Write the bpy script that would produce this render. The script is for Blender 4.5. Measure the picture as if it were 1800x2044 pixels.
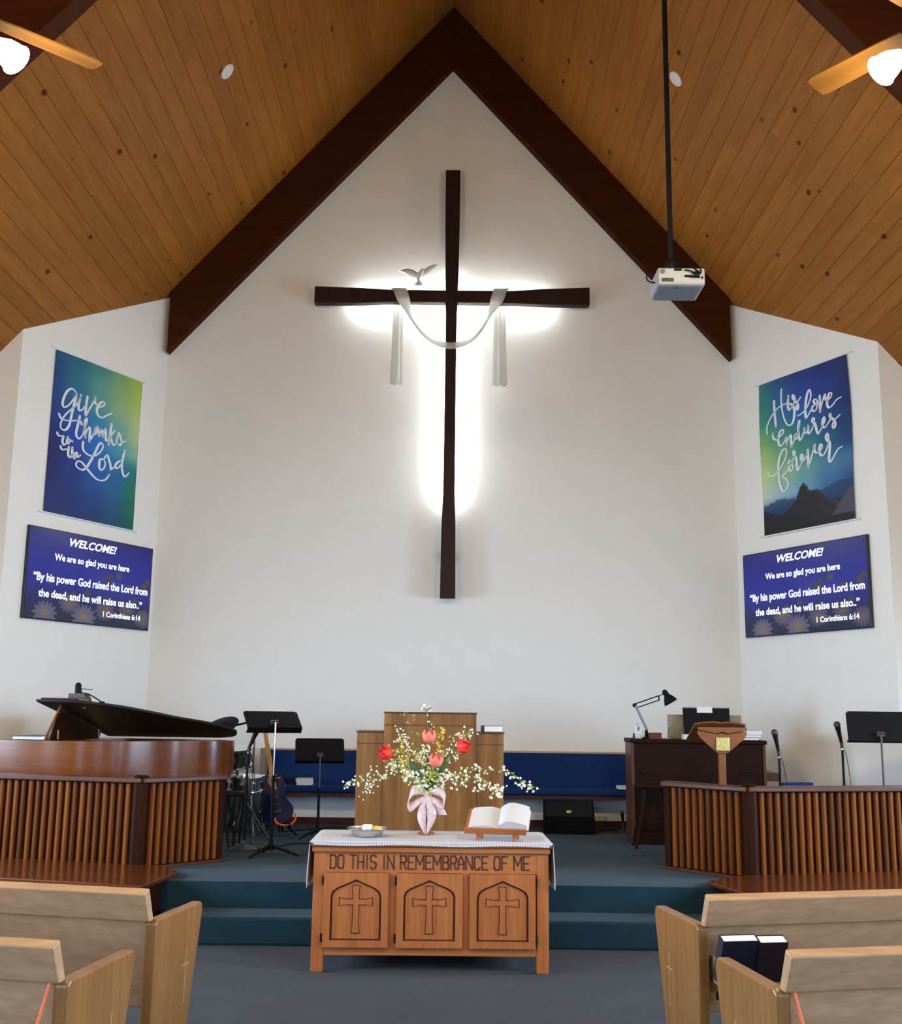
import bpy, bmesh, math, random
import numpy as np
from mathutils import Vector, Matrix
from mathutils.geometry import tessellate_polygon

# ------------------------------------------------------------------ camera, world, lights, exposure
for o in list(bpy.data.objects):
    bpy.data.objects.remove(o)
scene = bpy.context.scene
COL = scene.collection
PI = math.pi
R = math.radians

EYE = 1.62
cam_data = bpy.data.cameras.new('camera')
cam_data.sensor_fit = 'HORIZONTAL'
cam_data.sensor_width = 36.0
cam_data.lens = 44.0
cam_data.clip_start = 0.05
cam_data.clip_end = 100
camera = bpy.data.objects.new('camera', cam_data)
COL.objects.link(camera)
_p, _r = R(10.45), R(0.74)
_fwd = Vector((0, math.cos(_p), math.sin(_p)))
_right0 = Vector((1, 0, 0)); _up0 = _right0.cross(_fwd)
_right = _right0 * math.cos(_r) + _up0 * math.sin(_r)
_up = _up0 * math.cos(_r) - _right0 * math.sin(_r)
_m = Matrix((_right, _up, -_fwd)).transposed().to_4x4()
_m.translation = (0, 0, EYE)
camera.matrix_world = _m
scene.camera = camera

world = bpy.data.worlds.new('daylight')
scene.world = world
world.use_nodes = True
_nt = world.node_tree
_bg = _nt.nodes['Background']
_bg.inputs['Color'].default_value = (0.62, 0.78, 1.0, 1)
_bg.inputs['Strength'].default_value = 1.5

scene.view_settings.view_transform = 'Standard'
scene.view_settings.look = 'None'
scene.view_settings.gamma = 1.0
scene.view_settings.use_curve_mapping = False
scene.view_settings.exposure = 0.14
scene.cycles.caustics_reflective = False
scene.cycles.caustics_refractive = False
scene.cycles.max_bounces = 8

def area_light(name, loc, direction, sx, sy, power, color):
    d = bpy.data.lights.new(name, 'AREA')
    d.shape = 'RECTANGLE'; d.size = sx; d.size_y = sy
    d.energy = power; d.color = color; d.spread = R(130)   # sky light comes in from above
    o = bpy.data.objects.new(name, d); COL.objects.link(o)
    o.location = loc
    o.rotation_euler = Vector(direction).to_track_quat('-Z', 'Y').to_euler()
    return o

DAY = (0.56, 0.75, 1.0)
# daylight entering by the windows of the nave (four in each side wall, two tall ones in the rear wall)
WIN_Y = (-2.6, 1.2, 5.0, 8.0)  # unseen; the foremost pair is added to brighten the lower back wall
SIDE_X = 6.5
for _y in WIN_Y:
    area_light('window_daylight', (-SIDE_X + 0.05, _y, 1.85), (1, 0, -0.28), 1.8, 1.7, 203, DAY)
    area_light('window_daylight', (SIDE_X - 0.05, _y, 1.85), (-1, 0, -0.28), 1.8, 1.7, 203, DAY)
for _x in (-3.2, 3.2):
    area_light('window_daylight', (_x, -5.92, 2.2), (0, 1, -0.36), 2.6, 2.6, 115, DAY)

# ------------------------------------------------------------------ helpers
def lin(r, g, b):
    f = lambda c: (c / 255) / 12.92 if c / 255 <= 0.04045 else ((c / 255 + 0.055) / 1.055) ** 2.4
    return (f(r), f(g), f(b))

def dim(c, a, b, d): return (c[0] * a, c[1] * b, c[2] * d)

class MB:
    """collects shapes; build() links them as ONE mesh object"""
    def __init__(s):
        s.v = []; s.f = []
    def add(s, vs, fs, M=None):
        b = len(s.v)
        for v in vs:
            v = Vector(v)
            s.v.append(M @ v if M is not None else v)
        for f in fs:
            s.f.append(tuple(i + b for i in f))
        return s
    def box(s, x0, x1, y0, y1, z0, z1, M=None):
        return s.add([(x0, y0, z0), (x1, y0, z0), (x1, y1, z0), (x0, y1, z0), (x0, y0, z1), (x1, y0, z1), (x1, y1, z1), (x0, y1, z1)],
                     [(0, 3, 2, 1), (4, 5, 6, 7), (0, 1, 5, 4), (1, 2, 6, 5), (2, 3, 7, 6), (3, 0, 4, 7)], M)
    def prism(s, poly, z0, z1, M=None, holes=()):
        loops = [list(poly)] + [list(h) for h in holes]
        flat = [p for l in loops for p in l]; n = len(flat)
        tris = tessellate_polygon([[Vector((p[0], p[1], 0)) for p in l] for l in loops])
        vs = [(p[0], p[1], z0) for p in flat] + [(p[0], p[1], z1) for p in flat]
        fs = []
        def area(t):
            a, b, c = (flat[i] for i in t)
            return (b[0] - a[0]) * (c[1] - a[1]) - (c[0] - a[0]) * (b[1] - a[1])
        if len(loops) == 1 and len(poly) <= 4:
            idx = list(range(len(poly)))
            sa = sum(poly[i][0] * poly[(i + 1) % len(poly)][1] - poly[(i + 1) % len(poly)][0] * poly[i][1] for i in range(len(poly)))
            if sa < 0: idx.reverse()
            fs.append(tuple(i + n for i in idx)); fs.append(tuple(reversed(idx)))
        else:
            for t in tris:
                if abs(area(t)) < 1e-12: continue
                t = tuple(t) if area(t) > 0 else tuple(reversed(t))
                fs.append(tuple(i + n for i in t)); fs.append(tuple(reversed(t)))
        b = 0
        for k, l in enumerate(loops):
            m = len(l)
            sa = sum(l[i][0] * l[(i + 1) % m][1] - l[(i + 1) % m][0] * l[i][1] for i in range(m))
            out = (sa > 0) == (k == 0)
            for i in range(m):
                j = (i + 1) % m
                q = (b + i, b + j, b + j + n, b + i + n)
                fs.append(q if out else tuple(reversed(q)))
            b += m
        return s.add(vs, fs, M)
    def tube(s, pts, r, n=8, M=None, cap=True, flat=None):
        pts = [Vector(p) for p in pts]; k = len(pts)
        rs = r if isinstance(r, (list, tuple)) else [r] * k
        vs = []; fs = []
        t0 = (pts[1] - pts[0]).normalized()
        ref = Vector((0, 0, 1)) if abs(t0.z) < 0.9 else Vector((1, 0, 0))
        u = t0.cross(ref).normalized()
        for i in range(k):
            t = (pts[min(i + 1, k - 1)] - pts[max(i - 1, 0)])
            t = t.normalized() if t.length > 1e-9 else t0
            u = (u - t * u.dot(t))
            u = u.normalized() if u.length > 1e-6 else t.orthogonal().normalized()
            w = t.cross(u)
            for j in range(n):
                a = 2 * PI * j / n
                vs.append(pts[i] + (u * math.cos(a) + w * math.sin(a) * (flat or 1)) * rs[i])
        for i in range(k - 1):
            for j in range(n):
                a, b = i * n + j, i * n + (j + 1) % n
                fs.append((a, b, b + n, a + n))
        if cap:
            fs.append(tuple(reversed(range(n)))); fs.append(tuple(range((k - 1) * n, k * n)))
        return s.add(vs, fs, M)
    def lathe(s, prof, n=20, M=None, cap=True):
        vs = []; fs = []; k = len(prof)
        for r, z in prof:
            for j in range(n):
                a = 2 * PI * j / n
                vs.append((r * math.cos(a), r * math.sin(a), z))
        for i in range(k - 1):
            for j in range(n):
                a, b = i * n + j, i * n + (j + 1) % n
                fs.append((a, b, b + n, a + n))
        if cap:
            if prof[0][0] > 1e-5: fs.append(tuple(reversed(range(n))))
            if prof[-1][0] > 1e-5: fs.append(tuple(range((k - 1) * n, k * n)))
        return s.add(vs, fs, M)
    def ball(s, c, rx, ry=None, rz=None, n=10, M=None):
        ry = ry or rx; rz = rz or rx; m = max(4, n // 2)
        T = Matrix.Translation(c) @ Matrix.Diagonal((rx, ry, rz, 1))
        prof = [(math.sin(PI * i / m), -math.cos(PI * i / m)) for i in range(m + 1)]
        return s.lathe(prof, n, (M @ T) if M is not None else T, cap=False)
    def grid(s, fn, nu, nv, M=None):
        vs = [fn(i / nu, j / nv) for j in range(nv + 1) for i in range(nu + 1)]
        fs = [(j * (nu + 1) + i, j * (nu + 1) + i + 1, (j + 1) * (nu + 1) + i + 1, (j + 1) * (nu + 1) + i) for j in range(nv) for i in range(nu)]
        return s.add(vs, fs, M)
    def mesh(s, name, mat, smooth=None):
        me = bpy.data.meshes.new(name)
        me.from_pydata([tuple(v) for v in s.v], [], s.f)
        me.update()
        if len(me.polygons) < 20000:
            bm = bmesh.new(); bm.from_mesh(me)
            bmesh.ops.recalc_face_normals(bm, faces=bm.faces)
            bm.to_mesh(me); bm.free()
        if mat is not None: me.materials.append(mat)
        if smooth is not None:
            me.polygons.foreach_set('use_smooth', [True] * len(me.polygons))
            try: me.set_sharp_from_angle(angle=R(smooth))
            except Exception: pass
        return me
    def build(s, name, mat, parent=None, smooth=None, bevel=0, solid=0, seg=2):
        o = bpy.data.objects.new(name, s.mesh(name, mat, smooth))
        COL.objects.link(o)
        if parent is not None: o.parent = parent
        if solid:
            md = o.modifiers.new('solid', 'SOLIDIFY'); md.thickness = solid; md.offset = 0
        if bevel:
            md = o.modifiers.new('bevel', 'BEVEL'); md.width = bevel; md.segments = seg
            md.limit_method = 'ANGLE'; md.angle_limit = R(40)
        return o

def tag(o, label, cat, group=None):
    o['label'] = label; o['category'] = cat
    if group: o['group'] = group
    return o
def struct(o, label=None):
    o['kind'] = 'structure'
    if label: o['label'] = label
    return o
def stuff(o):
    o['kind'] = 'stuff'; return o
def thing(name, label, cat, loc=(0, 0, 0), rz=0, group=None):
    o = bpy.data.objects.new(name, None); COL.objects.link(o)
    o.empty_display_size = 0.1
    o.location = loc; o.rotation_euler = (0, 0, rz)
    return tag(o, label, cat, group)
def inst(name, me, parent, loc, rot=(0, 0, 0), scale=(1, 1, 1)):
    o = bpy.data.objects.new(name, me); COL.objects.link(o)
    o.parent = parent; o.location = loc; o.rotation_euler = rot; o.scale = scale
    return o
def RZ(a): return Matrix.Rotation(a, 4, 'Z')
def RX(a): return Matrix.Rotation(a, 4, 'X')
def RY(a): return Matrix.Rotation(a, 4, 'Y')
def T(x, y, z): return Matrix.Translation((x, y, z))
def bez(pts, n=8):
    """Catmull-Rom through the points"""
    P = [Vector(p) for p in pts]; out = []
    for i in range(len(P) - 1):
        a = P[max(i - 1, 0)]; b = P[i]; c = P[i + 1]; d = P[min(i + 2, len(P) - 1)]
        for k in range(n):
            t = k / n
            out.append(0.5 * ((2 * b) + (c - a) * t + (2 * a - 5 * b + 4 * c - d) * t * t + (3 * b - a - 3 * c + d) * t ** 3))
    out.append(P[-1]); return out

# ------------------------------------------------------------------ materials
def newmat(name):
    m = bpy.data.materials.new(name); m.use_nodes = True
    nt = m.node_tree
    return m, nt, nt.nodes['Principled BSDF']
def node(nt, t, **kw):
    n = nt.nodes.new(t)
    for k, v in kw.items():
        if k in n.inputs: n.inputs[k].default_value = v
        else: setattr(n, k, v)
    return n
def ramp(nt, fac, stops):
    r = nt.nodes.new('ShaderNodeValToRGB')
    e = r.color_ramp.elements
    while len(e) < len(stops): e.new(0.5)
    for i, (p, c) in enumerate(stops):
        e[i].position = p; e[i].color = (*c[:3], 1)
    nt.links.new(fac, r.inputs['Fac'])
    return r.outputs['Color']
def mixc(nt, fac, a, b, mode='MIX'):
    m = nt.nodes.new('ShaderNodeMix'); m.data_type = 'RGBA'; m.blend_type = mode
    for sock, val in ((m.inputs[0], fac), (m.inputs[6], a), (m.inputs[7], b)):
        if hasattr(val, 'is_output'): nt.links.new(val, sock)
        elif isinstance(val, (int, float)): sock.default_value = val
        else: sock.default_value = (*val[:3], 1)
    return m.outputs[2]
def coords(nt, kind, scale):
    if kind == 'World':
        src = nt.nodes.new('ShaderNodeNewGeometry').outputs['Position']
    else:
        src = nt.nodes.new('ShaderNodeTexCoord').outputs[kind]
    mp = node(nt, 'ShaderNodeMapping'); mp.inputs['Scale'].default_value = scale
    nt.links.new(src, mp.inputs['Vector'])
    return mp
def bump(nt, bsdf, h, strength, dist=0.01):
    b = node(nt, 'ShaderNodeBump', Strength=strength, Distance=dist)
    nt.links.new(h, b.inputs['Height']); nt.links.new(b.outputs['Normal'], bsdf.inputs['Normal'])

def plain(name, c, rough=0.5, metal=0.0, var=0.08, scale=30, bumps=0.0, coat=0, sheen=0, sheen_tint=(1, 1, 1), spec=0.5):
    m, nt, b = newmat(name)
    mp = coords(nt, 'Object', (scale,) * 3)
    nz = node(nt, 'ShaderNodeTexNoise', Scale=1.0, Detail=3.0)
    nt.links.new(mp.outputs[0], nz.inputs['Vector'])
    col = ramp(nt, nz.outputs['Fac'], [(0.3, tuple(x * (1 - var) for x in c)), (0.7, tuple(min(1, x * (1 + var)) for x in c))])
    nt.links.new(col, b.inputs['Base Color'])
    b.inputs['Roughness'].default_value = rough
    b.inputs['Metallic'].default_value = metal
    b.inputs['Coat Weight'].default_value = coat
    b.inputs['Specular IOR Level'].default_value = spec
    if sheen:
        b.inputs['Sheen Weight'].default_value = sheen
        b.inputs['Sheen Roughness'].default_value = 0.5
        b.inputs['Sheen Tint'].default_value = (*sheen_tint, 1)
    if bumps: bump(nt, b, nz.outputs['Fac'], bumps)
    return m

def wood(name, c1, c2, axis='X', rough=0.4, grain=16.0, along=1.1, kind='Object', tint=0.0, knots=None, coat=0.0, bumps=0.06, spec=0.25):
    m, nt, b = newmat(name)
    sc = [grain] * 3
    sc['XYZ'.index(axis)] = along
    mp = coords(nt, kind, tuple(sc))
    oi = nt.nodes.new('ShaderNodeObjectInfo')
    if tint:
        mul = node(nt, 'ShaderNodeMath', operation='MULTIPLY'); mul.inputs[1].default_value = 37.0
        nt.links.new(oi.outputs['Random'], mul.inputs[0])
        nt.links.new(mul.outputs[0], mp.inputs['Location'])
    n1 = node(nt, 'ShaderNodeTexNoise', Scale=1.0, Detail=5.0, Roughness=0.6, Distortion=0.4)
    nt.links.new(mp.outputs[0], n1.inputs['Vector'])
    mp2 = coords(nt, kind, tuple(x * 4 for x in sc))
    n2 = node(nt, 'ShaderNodeTexNoise', Scale=1.0, Detail=2.0)
    nt.links.new(mp2.outputs[0], n2.inputs['Vector'])
    col = ramp(nt, n1.outputs['Fac'], [(0.28, c1), (0.72, c2)])
    fine = ramp(nt, n2.outputs['Fac'], [(0.35, (0.82, 0.80, 0.78)), (0.65, (1.06, 1.06, 1.06))])
    col = mixc(nt, 0.6, col, fine, 'MULTIPLY')
    if tint:
        tr = ramp(nt, oi.outputs['Random'], [(0.0, (1 - tint,) * 3), (1.0, (1 + tint * 0.6, 1 + tint * 0.55, 1 + tint * 0.45))])
        col = mixc(nt, 1.0, col, tr, 'MULTIPLY')
    if knots:
        mk = coords(nt, kind, knots[0])
        vo = node(nt, 'ShaderNodeTexVoronoi', Scale=1.0, Randomness=1.0)
        nt.links.new(mk.outputs[0], vo.inputs['Vector'])
        kf = ramp(nt, vo.outputs['Distance'], [(0.0, (1, 1, 1)), (knots[1] * 0.55, (0.8, 0.8, 0.8)), (knots[1], (0, 0, 0))])
        sep = node(nt, 'ShaderNodeSeparateColor'); nt.links.new(kf, sep.inputs[0])
        col = mixc(nt, sep.outputs[0], col, knots[2])
    nt.links.new(col, b.inputs['Base Color'])
    b.inputs['Roughness'].default_value = rough
    b.inputs['Specular IOR Level'].default_value = spec
    b.inputs['Coat Weight'].default_value = coat
    b.inputs['Coat Roughness'].default_value = 0.15
    if bumps: bump(nt, b, n1.outputs['Fac'], bumps, 0.004)
    return m

def glow(name, c, strength):
    m, nt, b = newmat(name)
    b.inputs['Base Color'].default_value = (*c, 1)
    b.inputs['Emission Color'].default_value = (*c, 1)
    b.inputs['Emission Strength'].default_value = strength
    return m
def printed(name, rough=0.6, emit=0.0, attr='print'):
    m, nt, b = newmat(name)
    a = node(nt, 'ShaderNodeAttribute', attribute_name=attr)
    b.inputs['Roughness'].default_value = rough
    if emit:
        b.inputs['Base Color'].default_value = (0.01, 0.01, 0.012, 1)
        nt.links.new(a.outputs['Color'], b.inputs['Emission Color'])
        b.inputs['Emission Strength'].default_value = emit
    else:
        nt.links.new(a.outputs['Color'], b.inputs['Base Color'])
    return m
def carpet(name, c):
    m, nt, b = newmat(name)
    mp = coords(nt, 'World', (1, 1, 1))
    n1 = node(nt, 'ShaderNodeTexNoise', Scale=3.0, Detail=4.0, Roughness=0.6)
    n2 = node(nt, 'ShaderNodeTexNoise', Scale=260.0, Detail=2.0)
    for n in (n1, n2): nt.links.new(mp.outputs[0], n.inputs['Vector'])
    col = ramp(nt, n1.outputs['Fac'], [(0.3, tuple(x * 0.85 for x in c)), (0.7, tuple(x * 1.15 for x in c))])
    f = ramp(nt, n2.outputs['Fac'], [(0.3, (0.75,) * 3), (0.7, (1.2,) * 3)])
    nt.links.new(mixc(nt, 1.0, col, f, 'MULTIPLY'), b.inputs['Base Color'])
    b.inputs['Roughness'].default_value = 0.95
    b.inputs['Specular IOR Level'].default_value = 0.1
    b.inputs['Sheen Weight'].default_value = 0.07
    b.inputs['Sheen Roughness'].default_value = 0.4
    b.inputs['Sheen Tint'].default_value = (0.95, 0.88, 0.85, 1)
    bump(nt, b, n2.outputs['Fac'], 0.4, 0.006)
    return m

MAT = {}
MAT['paint'] = plain('wall paint', (0.865, 0.853, 0.815), 0.75, var=0.012, scale=4, spec=0.25)
MAT['carpet'] = carpet('teal carpet', lin(30, 55, 67))
MAT['navecarpet'] = carpet('grey-blue carpet in nave light', lin(46, 49, 53))  # stage carpet greyed: the nave's different light is put into the colour
MAT['ceiling'] = wood('pine ceiling board', dim(lin(180, 116, 60), 0.65,0.62,0.4), dim(lin(200, 136, 74), 0.65,0.62,0.4), 'Y', 0.5, 9, 0.7, 'World', tint=0.09,
                      knots=((3.4, 2.2, 3.4), 0.125, lin(44, 17, 5)), spec=0.08)
MAT['ceiling_back'] = wood('pine groove', dim(lin(70, 36, 16), 0.6,0.6,0.6), dim(lin(82, 44, 20), 0.6,0.6,0.6), 'Y', 0.7, 9, 0.7, 'World')
MAT['beam'] = wood('dark stained beam', dim(lin(66, 29, 17), 0.8,0.85,0.5), dim(lin(82, 38, 22), 0.8,0.85,0.5), 'X', 0.6, 10, 1.0, spec=0.08)
MAT['crosswood'] = wood('dark cross wood', dim(lin(50, 28, 22), 0.6,0.55,0.5), dim(lin(66, 40, 32), 0.6,0.55,0.5), 'Z', 0.6, 14, 1.0)
MAT['rail'] = wood('brown stained rail wood', dim(lin(84, 40, 16), 0.62,0.66,0.55), dim(lin(108, 54, 22), 0.62,0.66,0.55), 'X', 0.35, 18, 1.4, coat=0.08)
MAT['railpanel'] = wood('dark rail panel', dim(lin(54, 24, 11), 0.5,0.48,0.28), dim(lin(70, 32, 14), 0.5,0.48,0.28), 'Z', 0.65, 18, 1.4, spec=0.08)
MAT['slat'] = wood('rail slat wood', dim(lin(114, 60, 19), 0.7,0.74,0.5), dim(lin(154, 86, 29), 0.7,0.74,0.5), 'Z', 0.5, 22, 1.2, tint=0.42, spec=0.12)
MAT['ledge'] = wood('polished ledge wood', dim(lin(108, 52, 26), 0.58,0.62,0.5), dim(lin(132, 66, 34), 0.58,0.62,0.5), 'X', 0.22, 12, 0.9, coat=0.4)
MAT['pew'] = wood('blond pew wood', dim(lin(164, 130, 94), 0.97,0.97,1.04), dim(lin(180, 146, 108), 0.97,0.97,1.04), 'X', 0.35, 14, 0.8, coat=0.2)
MAT['pewend'] = wood('shaded blond pew end wood', dim(lin(160, 112, 62), 0.55,0.53,0.5), dim(lin(178, 130, 76), 0.55,0.53,0.5), 'Z', 0.35, 12, 0.8, coat=0.2)  # pew wood darkened: weaker light on the aisle ends put into the colour
MAT['oak'] = wood('oak', dim(lin(178, 100, 52), 0.76,0.84,0.9), dim(lin(200, 120, 66), 0.76,0.84,0.9), 'X', 0.38, 16, 1.0, coat=0.15)
MAT['oakv'] = wood('oak upright', dim(lin(178, 100, 52), 0.76,0.84,0.9), dim(lin(200, 120, 66), 0.76,0.84,0.9), 'Z', 0.38, 16, 1.0, coat=0.15)
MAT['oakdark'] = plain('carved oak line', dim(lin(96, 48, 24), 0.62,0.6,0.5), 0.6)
MAT['pulpit'] = wood('pulpit veneer', dim(lin(118, 74, 38), 0.7,0.74,0.62), dim(lin(168, 116, 66), 0.7,0.74,0.62), 'Z', 0.42, 14, 0.9, coat=0.1)
MAT['pulpittrim'] = wood('pulpit edge', dim(lin(92, 56, 34), 0.65,0.6,0.6), dim(lin(112, 72, 44), 0.65,0.6,0.6), 'X', 0.45, 20, 1.2)
MAT['piano'] = wood('piano mahogany', dim(lin(132, 60, 20), 0.62,0.76,0.6), dim(lin(158, 78, 28), 0.62,0.76,0.6), 'X', 0.22, 10, 0.8, coat=0.35)
MAT['pianodark'] = wood('piano lid mahogany', dim(lin(52, 25, 15), 0.6,0.55,0.5), dim(lin(68, 35, 21), 0.6,0.55,0.5), 'X', 0.4, 10, 0.8, coat=0.5)
MAT['lid'] = wood('piano lid', dim(lin(40, 19, 12), 0.5,0.5,0.5), dim(lin(54, 27, 17), 0.5,0.5,0.5), 'X', 0.55, 10, 0.8)
MAT['organ'] = wood('organ walnut', dim(lin(54, 27, 16), 0.36,0.36,0.36), dim(lin(70, 36, 20), 0.36,0.36,0.36), 'X', 0.6, 12, 0.9, spec=0.12)
MAT['organside'] = wood('organ side walnut', dim(lin(110, 70, 50), 0.5,0.45,0.4), dim(lin(134, 90, 66), 0.5,0.45,0.4), 'Z', 0.4, 12, 0.9)
MAT['lectern'] = wood('lectern maple', dim(lin(150, 90, 46), 0.62,0.6,0.6), dim(lin(170, 106, 58), 0.62,0.6,0.6), 'X', 0.35, 14, 1.0, coat=0.2)
MAT['black'] = plain('matt black paint', (0.004, 0.004, 0.005), 0.6, spec=0.15)
MAT['blackgloss'] = plain('black plastic', (0.012, 0.012, 0.014), 0.3)
MAT['blackcloth'] = plain('black speaker cloth', (0.005, 0.005, 0.006), 0.9, bumps=0.3, scale=300, spec=0.1)
MAT['iron'] = plain('dark grey iron', (0.035, 0.036, 0.04), 0.5)
MAT['chrome'] = plain('chrome', (0.75, 0.76, 0.78), 0.12, metal=1.0, var=0.03)
MAT['silver'] = plain('silver plate', (0.72, 0.72, 0.74), 0.18, metal=1.0, var=0.03)
MAT['brass'] = plain('brass', (0.72, 0.52, 0.22), 0.2, metal=1.0, var=0.05)
MAT['blueseat'] = plain('navy upholstery', dim(lin(28, 58, 112), 0.75,0.8,0.85), 0.9, var=0.12, scale=120, bumps=0.15, spec=0.2)
MAT['whitelinen'] = plain('white linen', (0.60, 0.59, 0.64), 0.8, var=0.05, scale=200, bumps=0.08)
MAT['whitecloth'] = plain('white sheer cloth', (0.84, 0.83, 0.81), 0.8, var=0.03)
def _sheer(m):
    nt = m.node_tree; b = nt.nodes['Principled BSDF']; out = nt.nodes['Material Output']
    tr = node(nt, 'ShaderNodeBsdfTranslucent'); tr.inputs['Color'].default_value = (0.9, 0.9, 0.88, 1)
    mx = nt.nodes.new('ShaderNodeMixShader'); mx.inputs[0].default_value = 0.62
    nt.links.new(b.outputs[0], mx.inputs[1]); nt.links.new(tr.outputs[0], mx.inputs[2]); nt.links.new(mx.outputs[0], out.inputs['Surface'])
_sheer(MAT['whitecloth'])
MAT['white'] = plain('white enamel', (0.82, 0.82, 0.82), 0.4, var=0.03)
MAT['panelwhite'] = plain('off-white panel', (0.37, 0.38, 0.41), 0.5, var=0.05)
MAT['paper'] = plain('paper', (0.80, 0.79, 0.77), 0.8, var=0.05, scale=60)
MAT['pages'] = plain('printed pages', (0.60, 0.60, 0.62), 0.8, var=0.10, scale=220)
MAT['cream'] = plain('cream page edges', (0.74, 0.66, 0.56), 0.8, var=0.06)
MAT['navybook'] = plain('navy book cover', lin(14, 18, 36), 0.5)
MAT['maroonbook'] = plain('dark maroon book cover', lin(30, 14, 18), 0.5)
MAT['bluegloss'] = plain('glossy blue lacquer', lin(6, 12, 58), 0.3, var=0.1, spec=0.3)
MAT['maple'] = wood('maple neck', lin(190, 140, 82), lin(206, 158, 98), 'Z', 0.35, 20, 1.0)
MAT['orange'] = plain('orange cord', lin(250, 110, 64), 0.6)
MAT['greyplastic'] = plain('silver grey plastic', (0.25, 0.26, 0.28), 0.45, var=0.04)
MAT['greydark'] = plain('grey plastic underside', (0.11, 0.115, 0.125), 0.6, var=0.05)
MAT['taupe'] = plain('taupe board', lin(140, 126, 108), 0.6, var=0.05)
MAT['baseboard'] = wood('dark red baseboard', dim(lin(84, 40, 34), 0.7,0.6,0.6), dim(lin(100, 50, 42), 0.7,0.6,0.6), 'X', 0.45, 16, 1.0)
MAT['fanblade'] = wood('honey oak fan blade', dim(lin(196, 138, 66), 0.085, 0.08, 0.075), dim(lin(214, 156, 80), 0.085, 0.08, 0.075), 'X', 0.5, 14, 1.0, spec=0.1)
MAT['led'] = glow('white led strip', (0.93, 0.98, 1.0), 48.0)
MAT['bulb'] = glow('lit frosted glass', (1.0, 0.95, 0.86), 14.0)
MAT['goldplate'] = plain('gold embossed plate', lin(196, 182, 110), 0.35, metal=0.6, var=0.3, scale=60, bumps=0.3)
MAT['stem'] = plain('green stem', lin(78, 104, 44), 0.6)
MAT['leaf'] = plain('tulip leaf', lin(44, 96, 46), 0.5, var=0.2)
MAT['tulipred'] = plain('red tulip petal', lin(236, 50, 38), 0.5, var=0.15, scale=60)
MAT['tulippink'] = plain('coral tulip petal', lin(246, 124, 108), 0.5, var=0.15, scale=60)
MAT['blossom'] = plain('white blossom', lin(238, 236, 214), 0.7, var=0.06)
MAT['yellow'] = plain('yellow blossom', lin(226, 196, 62), 0.6, var=0.1)
MAT['leaflight'] = plain('light green leaf', lin(150, 160, 70), 0.6, var=0.2)
MAT['ribbon'] = plain('pale pink ribbon', lin(206, 184, 186), 0.6, var=0.16, scale=55)
MAT['vase'] = plain('copper brown vase', lin(150, 92, 50), 0.3, var=0.1)
MAT['teal'] = plain('teal print', lin(70, 150, 180), 0.6)
MAT['tan'] = plain('tan felt', lin(196, 160, 132), 0.8)
MAT['brownbox'] = wood('brown box wood', lin(88, 46, 34), lin(108, 60, 44), 'X', 0.5, 20, 1.0)
MAT['drumhead'] = plain('white drum head', (0.62, 0.60, 0.58), 0.5, var=0.05)
MAT['lettering'] = plain('white brush lettering', (0.78, 0.82, 0.86), 0.7, var=0.05)
MAT['banner'] = printed('banner print', 0.65)
MAT['screen'] = printed('lit screen picture', 0.3, emit=0.62)
MAT['screentext'] = glow('lit screen text', (0.93, 0.96, 1.0), 1.0)
def glass_mat():
    m, nt, b = newmat('window glass')
    b.inputs['Base Color'].default_value = (0.9, 0.95, 1, 1)
    b.inputs['Transmission Weight'].default_value = 1.0
    b.inputs['Roughness'].default_value = 0.05
    return m
MAT['glass'] = glass_mat()

# ------------------------------------------------------------------ the setting
XC, ZR, SL = -0.045, 10.68, 1.145          # ridge line, its height, slope of the ceiling
DB = 13.04                                 # the wall behind the cross
BETA = math.atan(SL)
STAGE = 0.38
def ceil_z(x): return ZR - SL * abs(x - XC)
UP = RX(PI / 2)                            # (x, y, z) -> (x, -z, y): polygons drawn in the x-z plane

def upright(poly, y0, y1, holes=()):       # polygon in x-z, thickness from y0 (near) to y1 (far)
    return MB().prism(poly, -y1, -y0, UP, holes)
def plan_wall(pts, z0, lift=0.03):         # plan quad, top follows the ceiling
    n = len(pts)
    vs = [(x, y, z0) for x, y in pts] + [(x, y, ceil_z(x) + lift) for x, y in pts]
    fs = [tuple(range(n)), tuple(range(2 * n - 1, n - 1, -1))]
    for i in range(n):
        j = (i + 1) % n
        fs.append((j, i, i + n, j + n))
    return MB().add(vs, fs)

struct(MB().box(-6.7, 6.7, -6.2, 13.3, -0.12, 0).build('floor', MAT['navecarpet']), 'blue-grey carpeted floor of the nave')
struct(upright([(-3.6, 0.2), (3.52, 0.2), (3.52, ceil_z(3.52) + 0.03), (XC, ZR + 0.03), (-3.6, ceil_z(-3.6) + 0.03)], DB, DB + 0.15).build('wall_back', MAT['paint']), 'tall white gable wall behind the cross')
sa = R(27.2)
NL, NR = (-4.52, 11.06), (4.45, 11.04)
struct(plan_wall([(-3.52, DB), (-3.66, DB + 0.08), (-4.66, 11.13), NL], 0.2).build('wall_chancel_left', MAT['paint']))
struct(plan_wall([NR, (4.59, 11.11), (3.57, DB + 0.08), (3.43, DB)], 0.2).build('wall_chancel_right', MAT['paint']))
struct(plan_wall([NL, (-4.62, 11.2), (-6.7, 11.2), (-6.7, 11.06)], 0.0).build('wall_front_left', MAT['paint']))
struct(plan_wall([(6.7, 11.04), (6.7, 11.2), (4.55, 11.2), NR], 0.0).build('wall_front_right', MAT['paint']))
ztop = ceil_z(SIDE_X) + 0.1
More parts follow.
